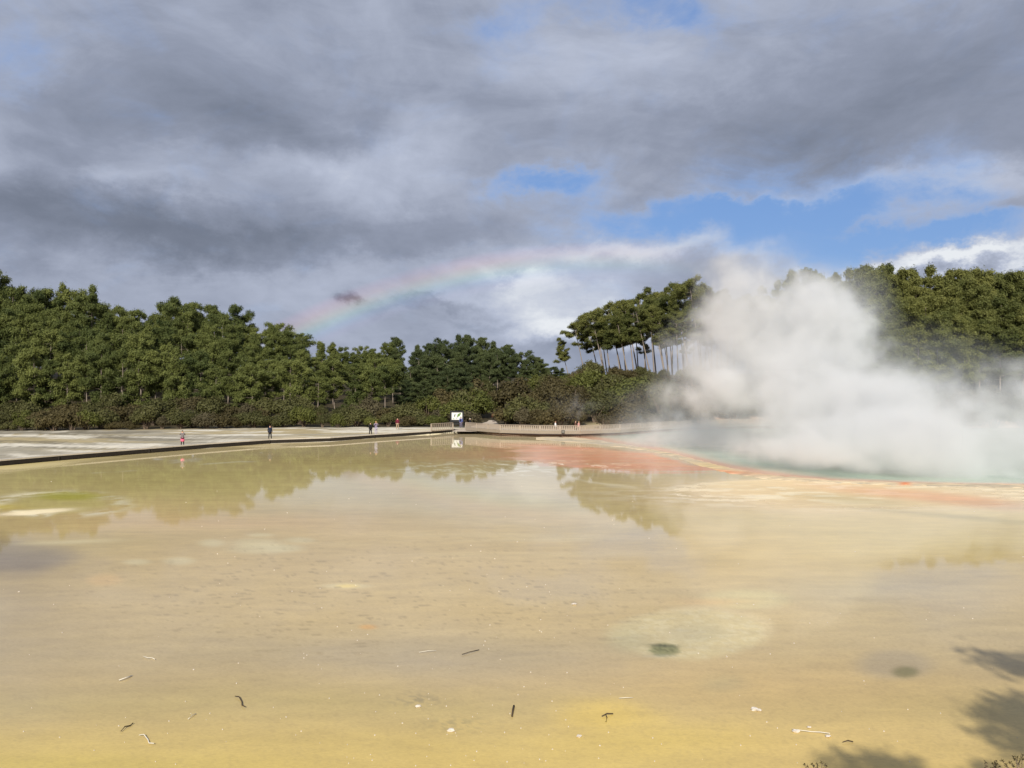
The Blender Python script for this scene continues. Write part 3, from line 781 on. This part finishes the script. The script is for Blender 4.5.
def pine_proto(name, seed, H, crown0, Rmax, profile, mat, nwh, flat=.44, tuft=.60, per=20, bend=.0, gap=.14):
    """trunk with limbs, and clumps of needles at the limb ends"""
    r = random.Random(seed); nwh = round(nwh * 1.35)
    tr = MB(); axis = []
    ox, oy = r.uniform(-.3, .3), r.uniform(-.3, .3)
    N = 9
    for i in range(N):
        t = i / (N - 1)
        axis.append(Vector((ox * math.sin(t * 3) + bend * t * t * H, oy * math.sin(t * 2.3), t * H * .97)))
    r0 = H * .0065 + .07
    tr.tube(axis, [r0 * (1 - .86 * (i / (N - 1))) for i in range(N)], 7)
    def ax(z):
        f = min(max(z / (H * .97), 0), .999) * (N - 1); i = int(f)
        return axis[i].lerp(axis[i + 1], f - i)
    tufts = []
    for w in range(nwh):
        t = (w + r.uniform(-.3, .3)) / nwh
        z = H * (crown0 + (1 - crown0) * t * .96)
        rad = Rmax * profile(t)
        nb = r.randint(3, 5)
        a0 = r.uniform(0, 6.28)
        for b in range(nb):
            if r.random() < gap: continue
            a = a0 + b * 6.28 / nb + r.uniform(-.35, .35)
            ln = rad * r.uniform(.42, 1.28)
            rise = ln * r.uniform(-.02, .45) + (.5 * t)
            s = ax(z); e = s + Vector((math.cos(a) * ln, math.sin(a) * ln, rise))
            midp = s.lerp(e, .55) + Vector((0, 0, -.12 * ln))
            tr.tube([s, midp, e], [r0 * .30 * (1.1 - t), r0 * .2 * (1.1 - t), .03], 4, False)
            tone = r.random()
            for q, sc in ((.98, 1.0), (.68, .8)) if ln > 1.2 else ((.9, .8),):
                c = s.lerp(e, q) if q > .9 else midp.lerp(e, .3)
                cr = (.40 + .23 * ln) * sc * r.uniform(.8, 1.2)
                k = int(12 * cr * cr) + 5
                for _ in range(min(k, 28)):
                    v = Vector((r.gauss(0, 1), r.gauss(0, 1), r.gauss(0, 1))).normalized()
                    q2 = r.uniform(.45, 1.0)
                    if v.z < -.2: v.z *= .5
                    n_ = (v + Vector((0, 0, .25))).normalized()
                    tufts.append((c.x + v.x * cr * q2, c.y + v.y * cr * q2, c.z + v.z * cr * q2 * flat * 1.35 + .15, tuft * r.uniform(.75, 1.2), min(1, max(0, tone * .7 + .3 * r.random())), n_.x, n_.y, n_.z))
    top = ax(H)
    for _ in range(16):
        v = Vector((r.gauss(0, 1), r.gauss(0, 1), abs(r.gauss(0, 1)))).normalized()
        tufts.append((top.x + v.x * .6, top.y + v.y * .6, top.z - .6 + v.z * .9, tuft, r.random(), v.x, v.y, v.z))
    lm = leaf_mesh('crown', tufts, per, 1.25, .075 * (tuft / .6), mat, seed)
    tm = bpy.data.meshes.new('trunk'); tm.from_pydata(tr.v, [], tr.f); tm.materials.append(M_bark); tm.update()
    tm.polygons.foreach_set('use_smooth', [True] * len(tm.polygons))
    zs = max(t_[2] for t_ in tufts) + .4
    return dict(name=name, trunk=tm, crown=lm, H=zs)

cone = lambda t: (1 - t) ** .8 * 1.02 + .10
egg = lambda t: math.sin(math.pi * min(1, t * .86 + .13)) ** .7
umb = lambda t: min(1, .45 + .9 * t) * (1.12 - t ** 3 * .55)
FOREST = [pine_proto('pine_tree', 11, 18, .30, 2.9, cone, M_pine, 9), pine_proto('pine_tree', 12, 18, .36, 3.2, egg, M_pine, 8), pine_proto('pine_tree', 13, 17, .40, 3.6, umb, M_pine, 7),
          pine_proto('pine_tree', 14, 18, .26, 2.6, cone, M_pine, 10), pine_proto('pine_tree', 15, 18, .46, 3.1, egg, M_pine, 7), pine_proto('pine_tree', 16, 16, .36, 4.1, umb, M_pine, 6)]
FRONT = [pine_proto('pine_tree', 51, 13, .10, 2.7, cone, M_pine, 8), pine_proto('pine_tree', 52, 13, .14, 3.0, egg, M_pine, 7), pine_proto('pine_tree', 53, 14, .20, 3.2, egg, M_pine, 7), pine_proto('pine_tree', 54, 14, .42, 3.3, umb, M_pine, 6)]
FARP = [pine_proto('pine_tree', 21, 18, .2, 3.4, cone, M_far, 11), pine_proto('pine_tree', 22, 18, .25, 3.6, egg, M_far, 10), pine_proto('pine_tree', 23, 17, .3, 4.2, umb, M_far, 9)]
GROVE = [pine_proto('tall_pine', 31, 28, .46, 3.8, egg, M_pine2, 11, tuft=.66, gap=.42, flat=.6), pine_proto('tall_pine', 32, 28, .58, 3.6, egg, M_pine2, 9, tuft=.66, gap=.4, flat=.6), pine_proto('tall_pine', 33, 27, .50, 3.2, cone, M_pine2, 10, tuft=.66, gap=.35, flat=.6),
         pine_proto('tall_pine', 34, 28, .62, 4.2, umb, M_pine2, 8, tuft=.66, gap=.42, flat=.55)]
RIGHT = [pine_proto('pine_tree', 41, 22, .36, 3.8, egg, M_pine2, 11, tuft=.66), pine_proto('pine_tree', 42, 22, .42, 4.2, umb, M_pine2, 10, tuft=.66), pine_proto('pine_tree', 43, 22, .34, 3.6, cone, M_pine2, 12, tuft=.66)]

def place(pt, loc, s, sxy, rz, lean=0.0, lean_y=0.0):
    r = empty(pt['name'], loc); r.rotation_euler = Euler((lean_y, lean, rz), 'XYZ') if False else (Matrix.Rotation(lean, 3, 'Y') @ Matrix.Rotation(lean_y, 3, 'X') @ Matrix.Rotation(rz, 3, 'Z')).to_euler()
    r.scale = (sxy, sxy, s)
    for part in ('trunk', 'crown'):
        link_mesh(part, pt[part], r)
    return r

ORD1 = 'zeroth first second third fourth fifth sixth seventh eighth ninth tenth eleventh twelfth thirteenth fourteenth fifteenth sixteenth seventeenth eighteenth nineteenth'.split()
TENS = {20: ('twentieth', 'twenty'), 30: ('thirtieth', 'thirty'), 40: ('fortieth', 'forty'), 50: ('fiftieth', 'fifty'), 60: ('sixtieth', 'sixty'), 70: ('seventieth', 'seventy'), 80: ('eightieth', 'eighty'), 90: ('ninetieth', 'ninety')}
def ordinal(n):
    if n < 20: return ORD1[n]
    a, b = n // 10 * 10, n % 10
    return TENS[a][0] if b == 0 else TENS[a][1] + '-' + ORD1[b]

def plant_row(rng, us, ytop, dist, protos, look, label, group, lean=lambda u: 0.0, jd=3.0, wide=.86, jy=4.0):
    """plants a row of trees whose tops reach the picture rows ytop(u) at distance dist(u)"""
    made = []
    for u in us:
        d = dist(u) + rng.uniform(-jd, jd)
        i = rng.randrange(len(protos)); pt = protos[i]
        zb = gz(u, d) - .25
        top = EYE + (HOR - (ytop(u) + rng.uniform(-jy, jy))) / F * d
        h = top - zb
        if h < 4: continue
        s = h / pt['H']
        l = lean(u)
        bx_ = at(u, d, zb); bx_.x -= math.sin(l) * h * .8
        o = place(pt, bx_, s / max(.5, math.cos(l)), (s * .45 + .55) * wide * rng.uniform(.88, 1.15), rng.uniform(0, 6.28), l, R(rng.uniform(-2, 2)))
        made.append((u, o, i))
    made.sort(key=lambda t: t[0])
    for k, (u, o, i) in enumerate(made):
        tag(o, label.format(look=look[i], n=ordinal(k + 1)), 'tree', group)
    return made

rng = random.Random(5)
SKY = [(-120, 270), (-40, 268), (0, 273), (8, 275), (12, 284), (25, 284), (40, 291), (55, 288), (62, 285), (92, 286), (100, 305), (120, 304), (145, 308), (165, 304), (182, 297), (200, 304), (215, 302), (238, 306), (246, 325), (262, 326), (276, 325), (290, 331), (312, 332),
       (325, 341), (345, 343), (372, 347), (380, 340), (397, 337), (415, 345), (425, 341), (438, 338), (450, 335), (462, 334), (475, 338), (487, 336), (497, 345), (513, 345), (521, 350), (533, 354), (546, 361), (556, 368), (580, 372)]
BASE = [(-120, 352), (0, 352), (150, 352), (250, 364), (350, 372), (450, 376), (560, 382)]       # tops of the foremost row
DB = [(-120, 206), (250, 218), (400, 228), (560, 250)]
DF = [(-120, 138), (150, 142), (300, 146), (450, 158), (560, 190)]
looks6 = ['conical', 'round-crowned', 'broad-crowned', 'narrow conical', 'bare-stemmed', 'wide flat-crowned']
ROWS = ['on the skyline of the left forest', 'in the second row of the left forest', 'in the middle row of the left forest', 'in the fourth row down the left forest', 'in the front row of the left forest']
for k in range(5):
    f = k / 4
    step = (14, 16, 17, 18, 19)[k]
    n = int(690 / step)
    us = [-105 + step * (j + .5 * (k % 2)) + rng.uniform(-5, 5) for j in range(n)]
    us = [u for u in us if u < (563, 545, 500, 470, 430)[k]]
    yt = lambda u, f=f: interp(u, SKY) + (interp(u, BASE) - interp(u, SKY)) * f
    dd = lambda u, f=f: interp(u, DB) + (interp(u, DF) - interp(u, DB)) * (f ** .85)
    near = [u for u in us if u < 395]; far = [u for u in us if u >= 395]
    plant_row(rng, near, yt, dd, FRONT if k > 2 else FOREST, ['conical', 'low round', 'bushy', 'bare-stemmed'] if k > 2 else looks6, '{look} green pine ' + ROWS[k] + ', {n} from left', 'pines of the left forest', jy=(4, 11, 11, 10, 9)[k])
    if far:
        plant_row(rng, far, yt, dd, FARP, ['conical', 'round-crowned', 'broad-crowned'], '{look} dark pine ' + ('on the skyline', 'in the second row', 'in the middle row', 'in the fourth row', 'in the front row')[k] + ' beyond the scrub hill, {n} from left', 'dark pines beyond the scrub hill', jy=(3, 7, 8, 8, 7)[k])

# grove of tall bare stemmed pines on the scrub hill
GR = [(560, 331, -17), (575, 322, -14), (585, 311, -12), (592, 318, -11), (600, 304, -9), (608, 300, -10), (617, 306, -8), (624, 296, -8), (632, 300, -6), (640, 290, -8), (648, 288, -6), (655, 295, -5), (662, 290, -4), (668, 288, -6), (676, 283, -3), (684, 274, -3), (690, 273, -4),
      (697, 280, -1), (703, 284, 0), (711, 288, -2), (718, 284, 1), (604, 322, -9), (628, 318, -7), (650, 314, -5), (672, 306, -4), (694, 302, -2), (715, 304, 1), (727, 290, 1), (736, 296, 0), (597, 325, -13), (613, 326, -6), (636, 312, -10), (643, 326, -3), (658, 322, -8), (666, 330, -5), (680, 318, -7), (687, 330, 2), (706, 318, -4), (709, 328, 3), (620, 314, -4), (652, 302, -10), (676, 296, 2)]
GR = [(u, v - (9 if v > 309 and u > 590 else 0), l) for u, v, l in GR]; GR.sort()
for k, (u, v, l) in enumerate(GR):
    d = 226 + rng.uniform(-14, 10) - (12 if v > 300 and u > 600 else 0)
    i = rng.randrange(4); pt = GROVE[i]
    l += rng.uniform(-4, 4); v += rng.uniform(-3, 7)
    h = EYE + (HOR - v) / F * d - gz(u, d)
    s = h / pt['H']; la = R(l)
    b = at(u, d, gz(u, d) - .3); b.x -= math.sin(la) * h * .9
    o = place(pt, b, s / math.cos(la), (s * .6 + .4) * (1.05 if u > 570 else .8) * rng.uniform(.85, 1.1), rng.uniform(0, 6.28), la)
    tag(o, f'tall bare-stemmed pine {"leaning outward " if l < -7 else ""}in the hilltop grove, {ordinal(k + 1)} from left', 'tree', 'tall pines of the hilltop grove')
# trees that show dimly through the steam
us = [748, 762, 778, 792, 806, 820, 836, 850, 864]
plant_row(rng, us, lambda u: interp(u, [(740, 300), (790, 272), (806, 268), (820, 273), (850, 270), (870, 266)]), lambda u: 200 - (u - 740) * .2, RIGHT, ['round-crowned', 'broad-crowned', 'conical'],
          '{look} tall pine half hidden behind the steam, {n} from the grove', 'pines behind the steam', jd=6, jy=3)
SKYR = [(860, 265), (882, 263), (900, 267), (930, 266), (960, 267), (1000, 270), (1024, 272), (1130, 276)]
for k in range(4):
    f = k / 3; step = (15, 17, 18, 20)[k]
    us = [872 + 6 * (k % 2) + step * j + rng.uniform(-4, 4) for j in range(int(260 / step))]
    plant_row(rng, us, lambda u, f=f: interp(u, SKYR) + 50 * f, lambda u, f=f: 176 - 36 * f, RIGHT, ['round-crowned', 'broad-crowned', 'conical'],
              '{look} sunlit pine ' + ('on the skyline of the right forest', 'in the second row of the right forest', 'in the third row of the right forest', 'in the front row of the right forest')[k] + ', {n} from the steam', 'pines of the right forest', jy=(3, 9, 9, 9)[k])

# ------------------------------------------------------------------ scrub
def shrub_proto(name, seed, Rr, H, mat, per=11, tuft=.40):
    r = random.Random(seed); st = MB(); tufts = []
    for b in range(9):
        a = b * .7 + r.uniform(-.3, .3); q = r.uniform(.25, .9)
        e = Vector((math.cos(a) * Rr * q, math.sin(a) * Rr * q, H * r.uniform(.55, .9)))
        st.tube([(math.cos(a) * .08, math.sin(a) * .08, -.2), e * .5 + Vector((0, 0, .1)), e], [.07, .045, .015], 4, False)
    for b in range(15):                                       # lobes
        a, q = r.uniform(0, 6.28), math.sqrt(r.random()) * .8
        cz = H * (.25 + .6 * (1 - q * q) * r.uniform(.6, 1.1)); cx, cy = math.cos(a) * q * Rr, math.sin(a) * q * Rr
        lr = Rr * r.uniform(.28, .46); tone = r.random()
        for _ in range(34):
            v = Vector((r.gauss(0, 1), r.gauss(0, 1), r.gauss(0, 1))).normalized() * r.uniform(.55, 1) * lr
            z = cz + v.z * .8
            if z < .1: z = r.uniform(.1, .5)
            n_ = (v.normalized() + Vector((cx, cy, 0)) * .25 + Vector((0, 0, .3))).normalized()
            tufts.append((cx + v.x, cy + v.y, z, tuft * r.uniform(.7, 1.25), min(1, max(0, tone * .6 + .4 * r.random())), n_.x, n_.y, n_.z))
    lm = leaf_mesh('foliage', tufts, per, 1.0, .075, mat, seed, .25)
    sm = bpy.data.meshes.new('stems'); sm.from_pydata(st.v, [], st.f); sm.materials.append(M_twig); sm.update()
    return dict(foliage=lm, stems=sm, H=H, R=Rr)
SH = []
for k, (Rr, H) in enumerate(((1.7, 2.2), (1.9, 2.6), (1.6, 3.0), (2.1, 2.4))):
    SH.append([shrub_proto('scrub_bush', 60 + k * 5 + j, Rr, H, M_sh[j]) for j in range(4)])
SHN = ['brown', 'olive', 'bright green', 'greyish']
def put_shrubs(items, lab, group):
    items.sort(key=lambda t: t[0])
    for k, (u, d, s, c) in enumerate(items):
        pt = SH[rng.randrange(4)][c]
        r = empty('scrub_bush', at(u, d, gz(u, d) - .1), rng.uniform(0, 6.28))
        r.scale = (s * rng.uniform(.9, 1.25), s * rng.uniform(.9, 1.25), s * rng.uniform(.85, 1.2))
        for part in ('stems', 'foliage'): link_mesh(part, pt[part], r)
        tag(r, lab.format(c=SHN[c], n=ordinal(k + 1)), 'bush', group)
pick = lambda ws: rng.choices(range(4), ws)[0]
for k, (dd_, sc, lab) in enumerate(((1.0, .85, '{c} scrub bush at the edge of the sinter flat, {n} from the left'), (8, 1.0, '{c} scrub bush just behind the shore scrub, {n} from the left'), (17, 1.1, '{c} scrub bush at the feet of the left pines, {n} from the left'))):
    it = []
    u = -70
    while u < 448:
        e = interp(u, [(-100, 113), (0, 113), (300, 122), (430, 124), (460, 126)])
        it.append((u, e + dd_ + rng.uniform(-1, 1.5), sc * rng.uniform(.65, 1.35), pick((4, 5, 1.2, .8) if k < 2 else (3, 5, 1.5, .3))))
        u += rng.uniform(13, 19) * (1 + .12 * k)
    put_shrubs(it, lab, 'scrub along the left shore')
hill = []
for k, (d0, sc) in enumerate(((129, 1.1), (137, 1.35), (147, 1.5), (160, 1.6), (176, 1.55), (192, 1.3))):
    u = 440 + rng.uniform(0, 10)
    while u < 700:
        if not (472 < u < 506 and d0 < 150):
            c = pick((6, 3, .5, 3)) if k < 2 else pick((3, 6, 1.6, 1))
            dsh = -8 if u > 520 else (0 if u > 450 else 4)
            hill.append((u, d0 + (dsh if k < 3 else dsh * .5) + rng.uniform(-3, 3), sc * rng.uniform(.6, 1.35), c))
        u += rng.uniform(15, 27)
hill += [(634, 139, 2.0, 2), (622, 141, 1.5, 2), (645, 143, 1.5, 2), (455, 134, 1.7, 2), (468, 150, 1.9, 1), (508, 131, 1.5, 0)]
put_shrubs(hill, '{c} scrub bush on the hill below the grove, {n} from left', 'scrub on the hill')
rt = []
for d0, sc in ((128, 1.3), (136, 1.6), (146, 1.7)):
    u = 705
    while u < 1120:
        if u > 870 or d0 < 140: rt.append((u, d0 + rng.uniform(-2, 3), sc * rng.uniform(.85, 1.2), pick((6, 3, .3, 2))))
        u += rng.uniform(24, 34)
put_shrubs(rt, '{c} scrub bush behind the steaming pool, {n} from the grove', 'scrub behind the hot pool')

# ------------------------------------------------------------------ small things in the shallows
M_stick = simple('wet dark wood', lin((74, 60, 46)), .7, .3, 20)
M_pale = simple('bleached wood', lin((222, 214, 198)), .8, .12, 20)
def stick(u, v, pts, rad, mat, label, group='sticks lying in the shallows'):
    """pts in picture pixels relative to (u, v), laid on the water"""
    o = gp(u, v, .01); P_ = []
    for i, (a, b) in enumerate(pts):
        q = gp(u + a, v + b, .01) - o; q.z = .02 + .015 * math.sin(i * 2.1)
        P_.append(q)
    rad *= .75
    mb = MB().tube(P_, [rad * (1 - .12 * abs(i - len(pts) / 2)) for i in range(len(pts))], 6)
    r = mb.build('stick', mat, None, o, True)
    tag(r, label, 'stick', group)
stick(240, 702, [(-5, -5), (-1, -4), (2, 0), (2, 4), (5, 6)], .018, M_stick, 'dark crooked twig in the shallows at lower left, bent like a hook')
stick(127, 727, [(-6, 5), (-2, 1), (3, -1), (6, -3)], .018, M_stick, 'short dark twig in the water, lowest dark one at the left')
stick(146, 740, [(-7, -4), (-2, -4), (2, 0), (3, 4), (8, 5)], .014, M_pale, 'curled pale twig beside the lowest dark twig at left')
stick(126, 679, [(-7, 2), (0, 0), (6, -3)], .02, M_pale, 'straight white twig lying in the water at left')
stick(148, 659, [(-5, -2), (0, 0), (4, -1), (7, 1)], .012, M_pale, 'thin pale forked twig above the straight white twig')
stick(513, 711, [(-1, 6), (0, 0), (1, -5)], .03, M_stick, 'thick black stub of wood upright in the yellow shallows')
stick(608, 716, [(-6, 1), (-1, -1), (5, -2)], .018, M_stick, 'dark forked twig on the bright yellow patch')
stick(607, 718, [(-1, -2), (0, 1), (-1, 4)], .014, M_stick, 'small dark side twig on the bright yellow patch')
stick(470, 652, [(-8, 3), (0, 1), (9, -2)], .014, M_stick, 'thin dark straight twig in the grey middle of the pool')
stick(428, 652, [(-9, 1), (0, 0), (8, -1)], .010, M_pale, 'very thin pale twig in the grey middle of the pool')
stick(848, 742, [(-5, 1), (0, 0), (5, 0)], .015, M_stick, 'short brown twig near the lower right tree shadow')
stick(806, 732, [(-14, -2), (-4, 0), (6, 0), (14, 1), (24, 3)], .012, M_pale, 'long thin white twig with knots near the lower right shadow')
stick(192, 717, [(-4, 3), (0, 0), (4, -3)], .012, M_pale, 'tiny pale twig right of the crooked dark one')
stick(626, 699, [(-7, 0), (0, 0), (7, -1)], .010, M_pale, 'pale sliver of wood above the bright yellow patch')
M_foam = simple('pale mineral lump', lin((212, 202, 188)), .8, .15, 30)
def lump(u, v, s, label, seed, name='mineral_lump'):
    r = random.Random(seed); bm = bmesh.new()
    bmesh.ops.create_icosphere(bm, subdivisions=2, radius=1)
    for p in bm.verts:
        k = .65 + .6 * r.random(); p.co = Vector((p.co.x * s * .8 * k, p.co.y * s * .6 * k, p.co.z * s * .35 * k))
    me = bpy.data.meshes.new(name); bm.to_mesh(me); bm.free(); me.materials.append(M_foam)
    tag(link_mesh(name, me, None, gp(u, v, .02)), label, 'lump', 'pale lumps in the shallows')
lump(754, 709, .10, 'white knobbly lump right of the yellow patch', 1)
lump(759, 710, .07, 'smaller lump touching the white knobbly one right of the yellow patch', 2)
lump(796, 731, .09, 'purplish white lump at the left end of the long white twig', 3)
lump(828, 736, .07, 'pale lump at the right end of the long white twig', 4)
lump(809, 727, .05, 'tiny white lump above the long white twig', 5)
lump(451, 730, .10, 'pale lump in the brown speckled patch at lower centre', 6)
lump(418, 706, .09, 'pale lump in the upper brown speckled patch', 7)
lump(574, 604, .10, 'white lump alone in the middle of the pool', 8)
lump(579, 736, .07, 'white lump in the yellow shallows below the black stub', 9)
# countless specks of crust
def specks():
    r = random.Random(3); m = MB()
    for _ in range(260):
        u, v = r.uniform(-10, 1034), 470 + 296 * r.random() ** .7
        if r.random() < .35: u = r.gauss(470, 90)
        p = gp(u, v); s = r.uniform(.3, 1.1) * (.004 + .0008 * p.y)
        k = [Vector((math.cos(a) * s * r.uniform(.6, 1.3), math.sin(a) * s * r.uniform(.6, 1.3), 0)) for a in np.linspace(0, 5.2, 6)]
        n = len(k)
        m.add([p + q + Vector((0, 0, -.01)) for q in k] + [p + q * .7 + Vector((0, 0, .012 + s * .25)) for q in k],
              [tuple(range(n, 2 * n))] + [(i, (i + 1) % n, n + (i + 1) % n, n + i) for i in range(n)])
    tag(m.build('pebbles', M_foam), 'countless tiny pale crumbs of crust scattered over the shallows', 'crumbs', None, 'stuff')
specks()

# ------------------------------------------------------------------ bank plants and the pines beside the viewpoint
def sprig(u, v, d, h, label, seed):
    """thin twiggy plant rooted on the bank, its tip at picture point (u, v)"""
    r = random.Random(seed)
    x, zt = (u - 512) / F * d, EYE + (HOR - v) / F * d
    zb = float(np.interp(d, [3.6, 11.5, 13.0], [5.2, -.1, -.9])) - .1
    root = empty('bank_sprig', (x, d, zb)); H = zt - zb
    st = MB(); tufts = []
    st.tube([(0, 0, 0), (r.uniform(-.03, .03), 0, H * .5), (0, 0, H)], [.008, .006, .003], 5)
    for k in range(7):
        z = H * (.35 + .09 * k); a = r.uniform(0, 6.28); l = H * .22 * (1.2 - k * .1)
        e = Vector((math.cos(a) * l, math.sin(a) * l * .5, z + l * .9))
        if e.z > H: e.z = H
        st.tube([(0, 0, z), e], [.004, .002], 4)
        for q in (.5, .8, 1.0): tufts.append((*(Vector((0, 0, z)).lerp(e, q)), .022, r.random()))
    tufts.append((0, 0, H, .025, .5))
    st.build('stems', M_twig, root)
    link_mesh('leaves', leaf_mesh('leaves', tufts, 10, 1.0, .006, M_sh[0], seed, .5), root)
    tag(root, label, 'plant', 'twiggy sprigs at the foot of the photograph')
for k, (u, v, lab) in enumerate(((817, 765, 'smallest twiggy sprig at the foot of the photo, left of the shadow'), (822, 763, 'second twiggy sprig from the left at the photo\'s foot'), (986, 762, 'pair-forming twiggy sprig, left one near the lower right corner'),
                                 (994, 764, 'twiggy sprig right of the left one near the lower right corner'), (1017, 758, 'tallest brown sprig in the very lower right corner'), (1022, 760, 'brown sprig cut by the right edge of the photo'))):
    sprig(u, v, 8.0, .8, lab, 200 + k)
def shadow_tree(x, y, h, seed, label, rz, w=1.0):
    pt = FOREST[seed]
    s = h / pt['H']
    tag(place(pt, Vector((x, y, 5.2)), s, s * w, rz), label, 'tree', 'pines beside the viewpoint')
shadow_tree(12.5, -4.6, 10.3, 2, 'pine beside the viewpoint whose shadow crosses the lower right shallows', .4, 1.85)
shadow_tree(8.1, -7.0, 8.5, 5, 'second pine beside the viewpoint shading the lower right corner', 2.0, 1.6)

# ------------------------------------------------------------------ steam over the hot pool
STEAM = [  # centre u, v, distance, radius across, radius up (pixels), strength
    (775, 335, 84, 92, 66, 1.0), (735, 285, 80, 52, 44, .62), (700, 385, 88, 52, 52, .55), (800, 405, 78, 120, 64, 1.0), (845, 310, 82, 52, 46, .75),
    (900, 430, 70, 105, 48, .85), (985, 425, 68, 80, 54, .62), (655, 425, 98, 60, 24, .45), (900, 360, 80, 60, 50, .38), (1010, 450, 60, 100, 36, 1.0), (1090, 455, 62, 80, 40, .9), (940, 455, 62, 110, 26, .8),
    (820, 452, 66, 150, 24, .62), (700, 440, 92, 80, 18, .55), (960, 375, 78, 50, 40, .3), (755, 258, 80, 75, 26, .42), (1080, 430, 66, 80, 60, .6),
    (570, 408, 112, 30, 15, .24), (600, 415, 112, 26, 12, .2), (690, 340, 92, 40, 46, .3), (620, 445, 100, 60, 8, .2), (690, 440, 88, 120, 24, .62), (740, 462, 66, 110, 14, .5), (650, 400, 100, 44, 30, .35), (720, 300, 84, 40, 60, .4), (900, 462, 60, 170, 16, .5), (500, 452, 92, 90, 9, .10), (182, 452, 82, 10, 12, .13)]
def steam():
    mt = bpy.data.materials.new('steam'); mt.use_nodes = True; t = NT(mt.node_tree); mt.node_tree.nodes.clear()
    out = t.n('ShaderNodeOutputMaterial'); pv = t.n('ShaderNodeVolumePrincipled'); t.nt.links.new(pv.outputs[0], out.inputs['Volume'])
    pv.inputs['Color'].default_value = (.975, .975, .97, 1); pv.inputs['Anisotropy'].default_value = .0
    pv.inputs['Density'].default_value = .40
    vol = bpy.data.volumes.new('steam'); o = bpy.data.objects.new('steam', vol); COL.objects.link(o)
    vol.materials.append(mt)
    ng = bpy.data.node_groups.new('steam', 'GeometryNodeTree')
    ng.interface.new_socket('Geometry', in_out='INPUT', socket_type='NodeSocketGeometry')
    ng.interface.new_socket('Geometry', in_out='OUTPUT', socket_type='NodeSocketGeometry')
    g = NT(ng); go = g.n('NodeGroupOutput'); vc = g.n('GeometryNodeVolumeCube'); pos = g.n('GeometryNodeInputPosition').outputs[0]
    wz = g.noise(pos, .05, 2, .5); pw = g.vm('ADD', pos, g.vm('MULTIPLY', g.vm('SUBTRACT', wz.outputs['Color'], (.5, .5, .5)), (12, 12, 9)))
    lo, hi = [1e9] * 3, [-1e9] * 3
    acc = None
    for u, v, d, ru, rv, a in STEAM:
        k = d / F; c = ((u - 512) * k, d, EYE + (HOR - v) * k); r = (ru * k * 1.2, (ru + rv) * .62 * k, rv * k * 1.2)
        for i in range(3): lo[i] = min(lo[i], c[i] - r[i] - 3); hi[i] = max(hi[i], c[i] + r[i] + 3)
        q = g.vm('DIVIDE', g.vm('SUBTRACT', pw, c), r)
        q = g.m('MULTIPLY', g.m('SUBTRACT', 1.0, g.vm('DOT_PRODUCT', q, q, 'Value'), clamp=True), a)
        acc = q if acc is None else g.m('ADD', acc, q)
    lo[2] = .08
    wz2 = g.noise(pos, .15, 3, .5)
    n1_ = g.noise(g.vm('ADD', pw, (40, 10, 3)), .085, 6, .62, 1.0).outputs[0]
    n2_ = g.noise(g.vm('ADD', pos, g.vm('MULTIPLY', g.vm('SUBTRACT', wz2.outputs['Color'], (.5, .5, .5)), (6, 6, 6))), .34, 6, .66, .8).outputs[0]
    x = g.m('ADD', acc, g.m('MULTIPLY', g.m('SUBTRACT', n1_, .5), 4.6)); x = g.m('ADD', x, g.m('MULTIPLY', g.m('SUBTRACT', n2_, .5), 3.6))
    x = g.m('SUBTRACT', x, .66, clamp=True)
    thin = g.m('MULTIPLY', acc, g.m('MULTIPLY', n2_, .22))
    x = g.m('ADD', g.m('POWER', x, 1.25), thin)
    x = g.m('MULTIPLY', x, g.m('MINIMUM', g.m('MULTIPLY', acc, 3.0), 1.0))
    vc.inputs['Min'].default_value = lo; vc.inputs['Max'].default_value = hi
    for k, i in (('Resolution X', 0), ('Resolution Y', 1), ('Resolution Z', 2)): vc.inputs[k].default_value = int((hi[i] - lo[i]) / .34)
    g.put(vc.inputs['Density'], x)
    sm = g.n('GeometryNodeSetMaterial'); sm.inputs['Material'].default_value = mt
    ng.links.new(vc.outputs[0], sm.inputs[0]); ng.links.new(sm.outputs[0], go.inputs[0])
    md = o.modifiers.new('steam', 'NODES'); md.node_group = ng
    tag(o, 'dense white steam rising off the hot pool and drifting across the trees', 'steam', None, 'stuff')
steam()

# ------------------------------------------------------------------ camera and render settings
cam = bpy.data.cameras.new('camera'); co = bpy.data.objects.new('camera', cam); COL.objects.link(co)
co.location = (0, 0, EYE); co.rotation_euler = (math.pi / 2, 0, 0)
cam.sensor_width = 36; cam.lens = F / 1024 * 36; cam.shift_y = (HOR - 384) / 1024; cam.clip_end = 9000; cam.clip_start = .1
S.camera = co
S.render.engine = 'CYCLES'
vs = S.view_settings; vs.view_transform = 'Standard'; vs.look = 'None'; vs.gamma = 1; vs.use_curve_mapping = False; vs.exposure = 0.0
S.cycles.use_denoising = True
try: S.cycles.denoiser = 'OPENIMAGEDENOISE'
except Exception: pass
S.cycles.max_bounces = 6; S.cycles.diffuse_bounces = 2; S.cycles.glossy_bounces = 2; S.cycles.transmission_bounces = 2; S.cycles.volume_bounces = 4; S.cycles.transparent_max_bounces = 8
S.cycles.caustics_reflective = False; S.cycles.caustics_refractive = False
S.cycles.sample_clamp_indirect = 4.0
S.cycles.volume_max_steps = 192
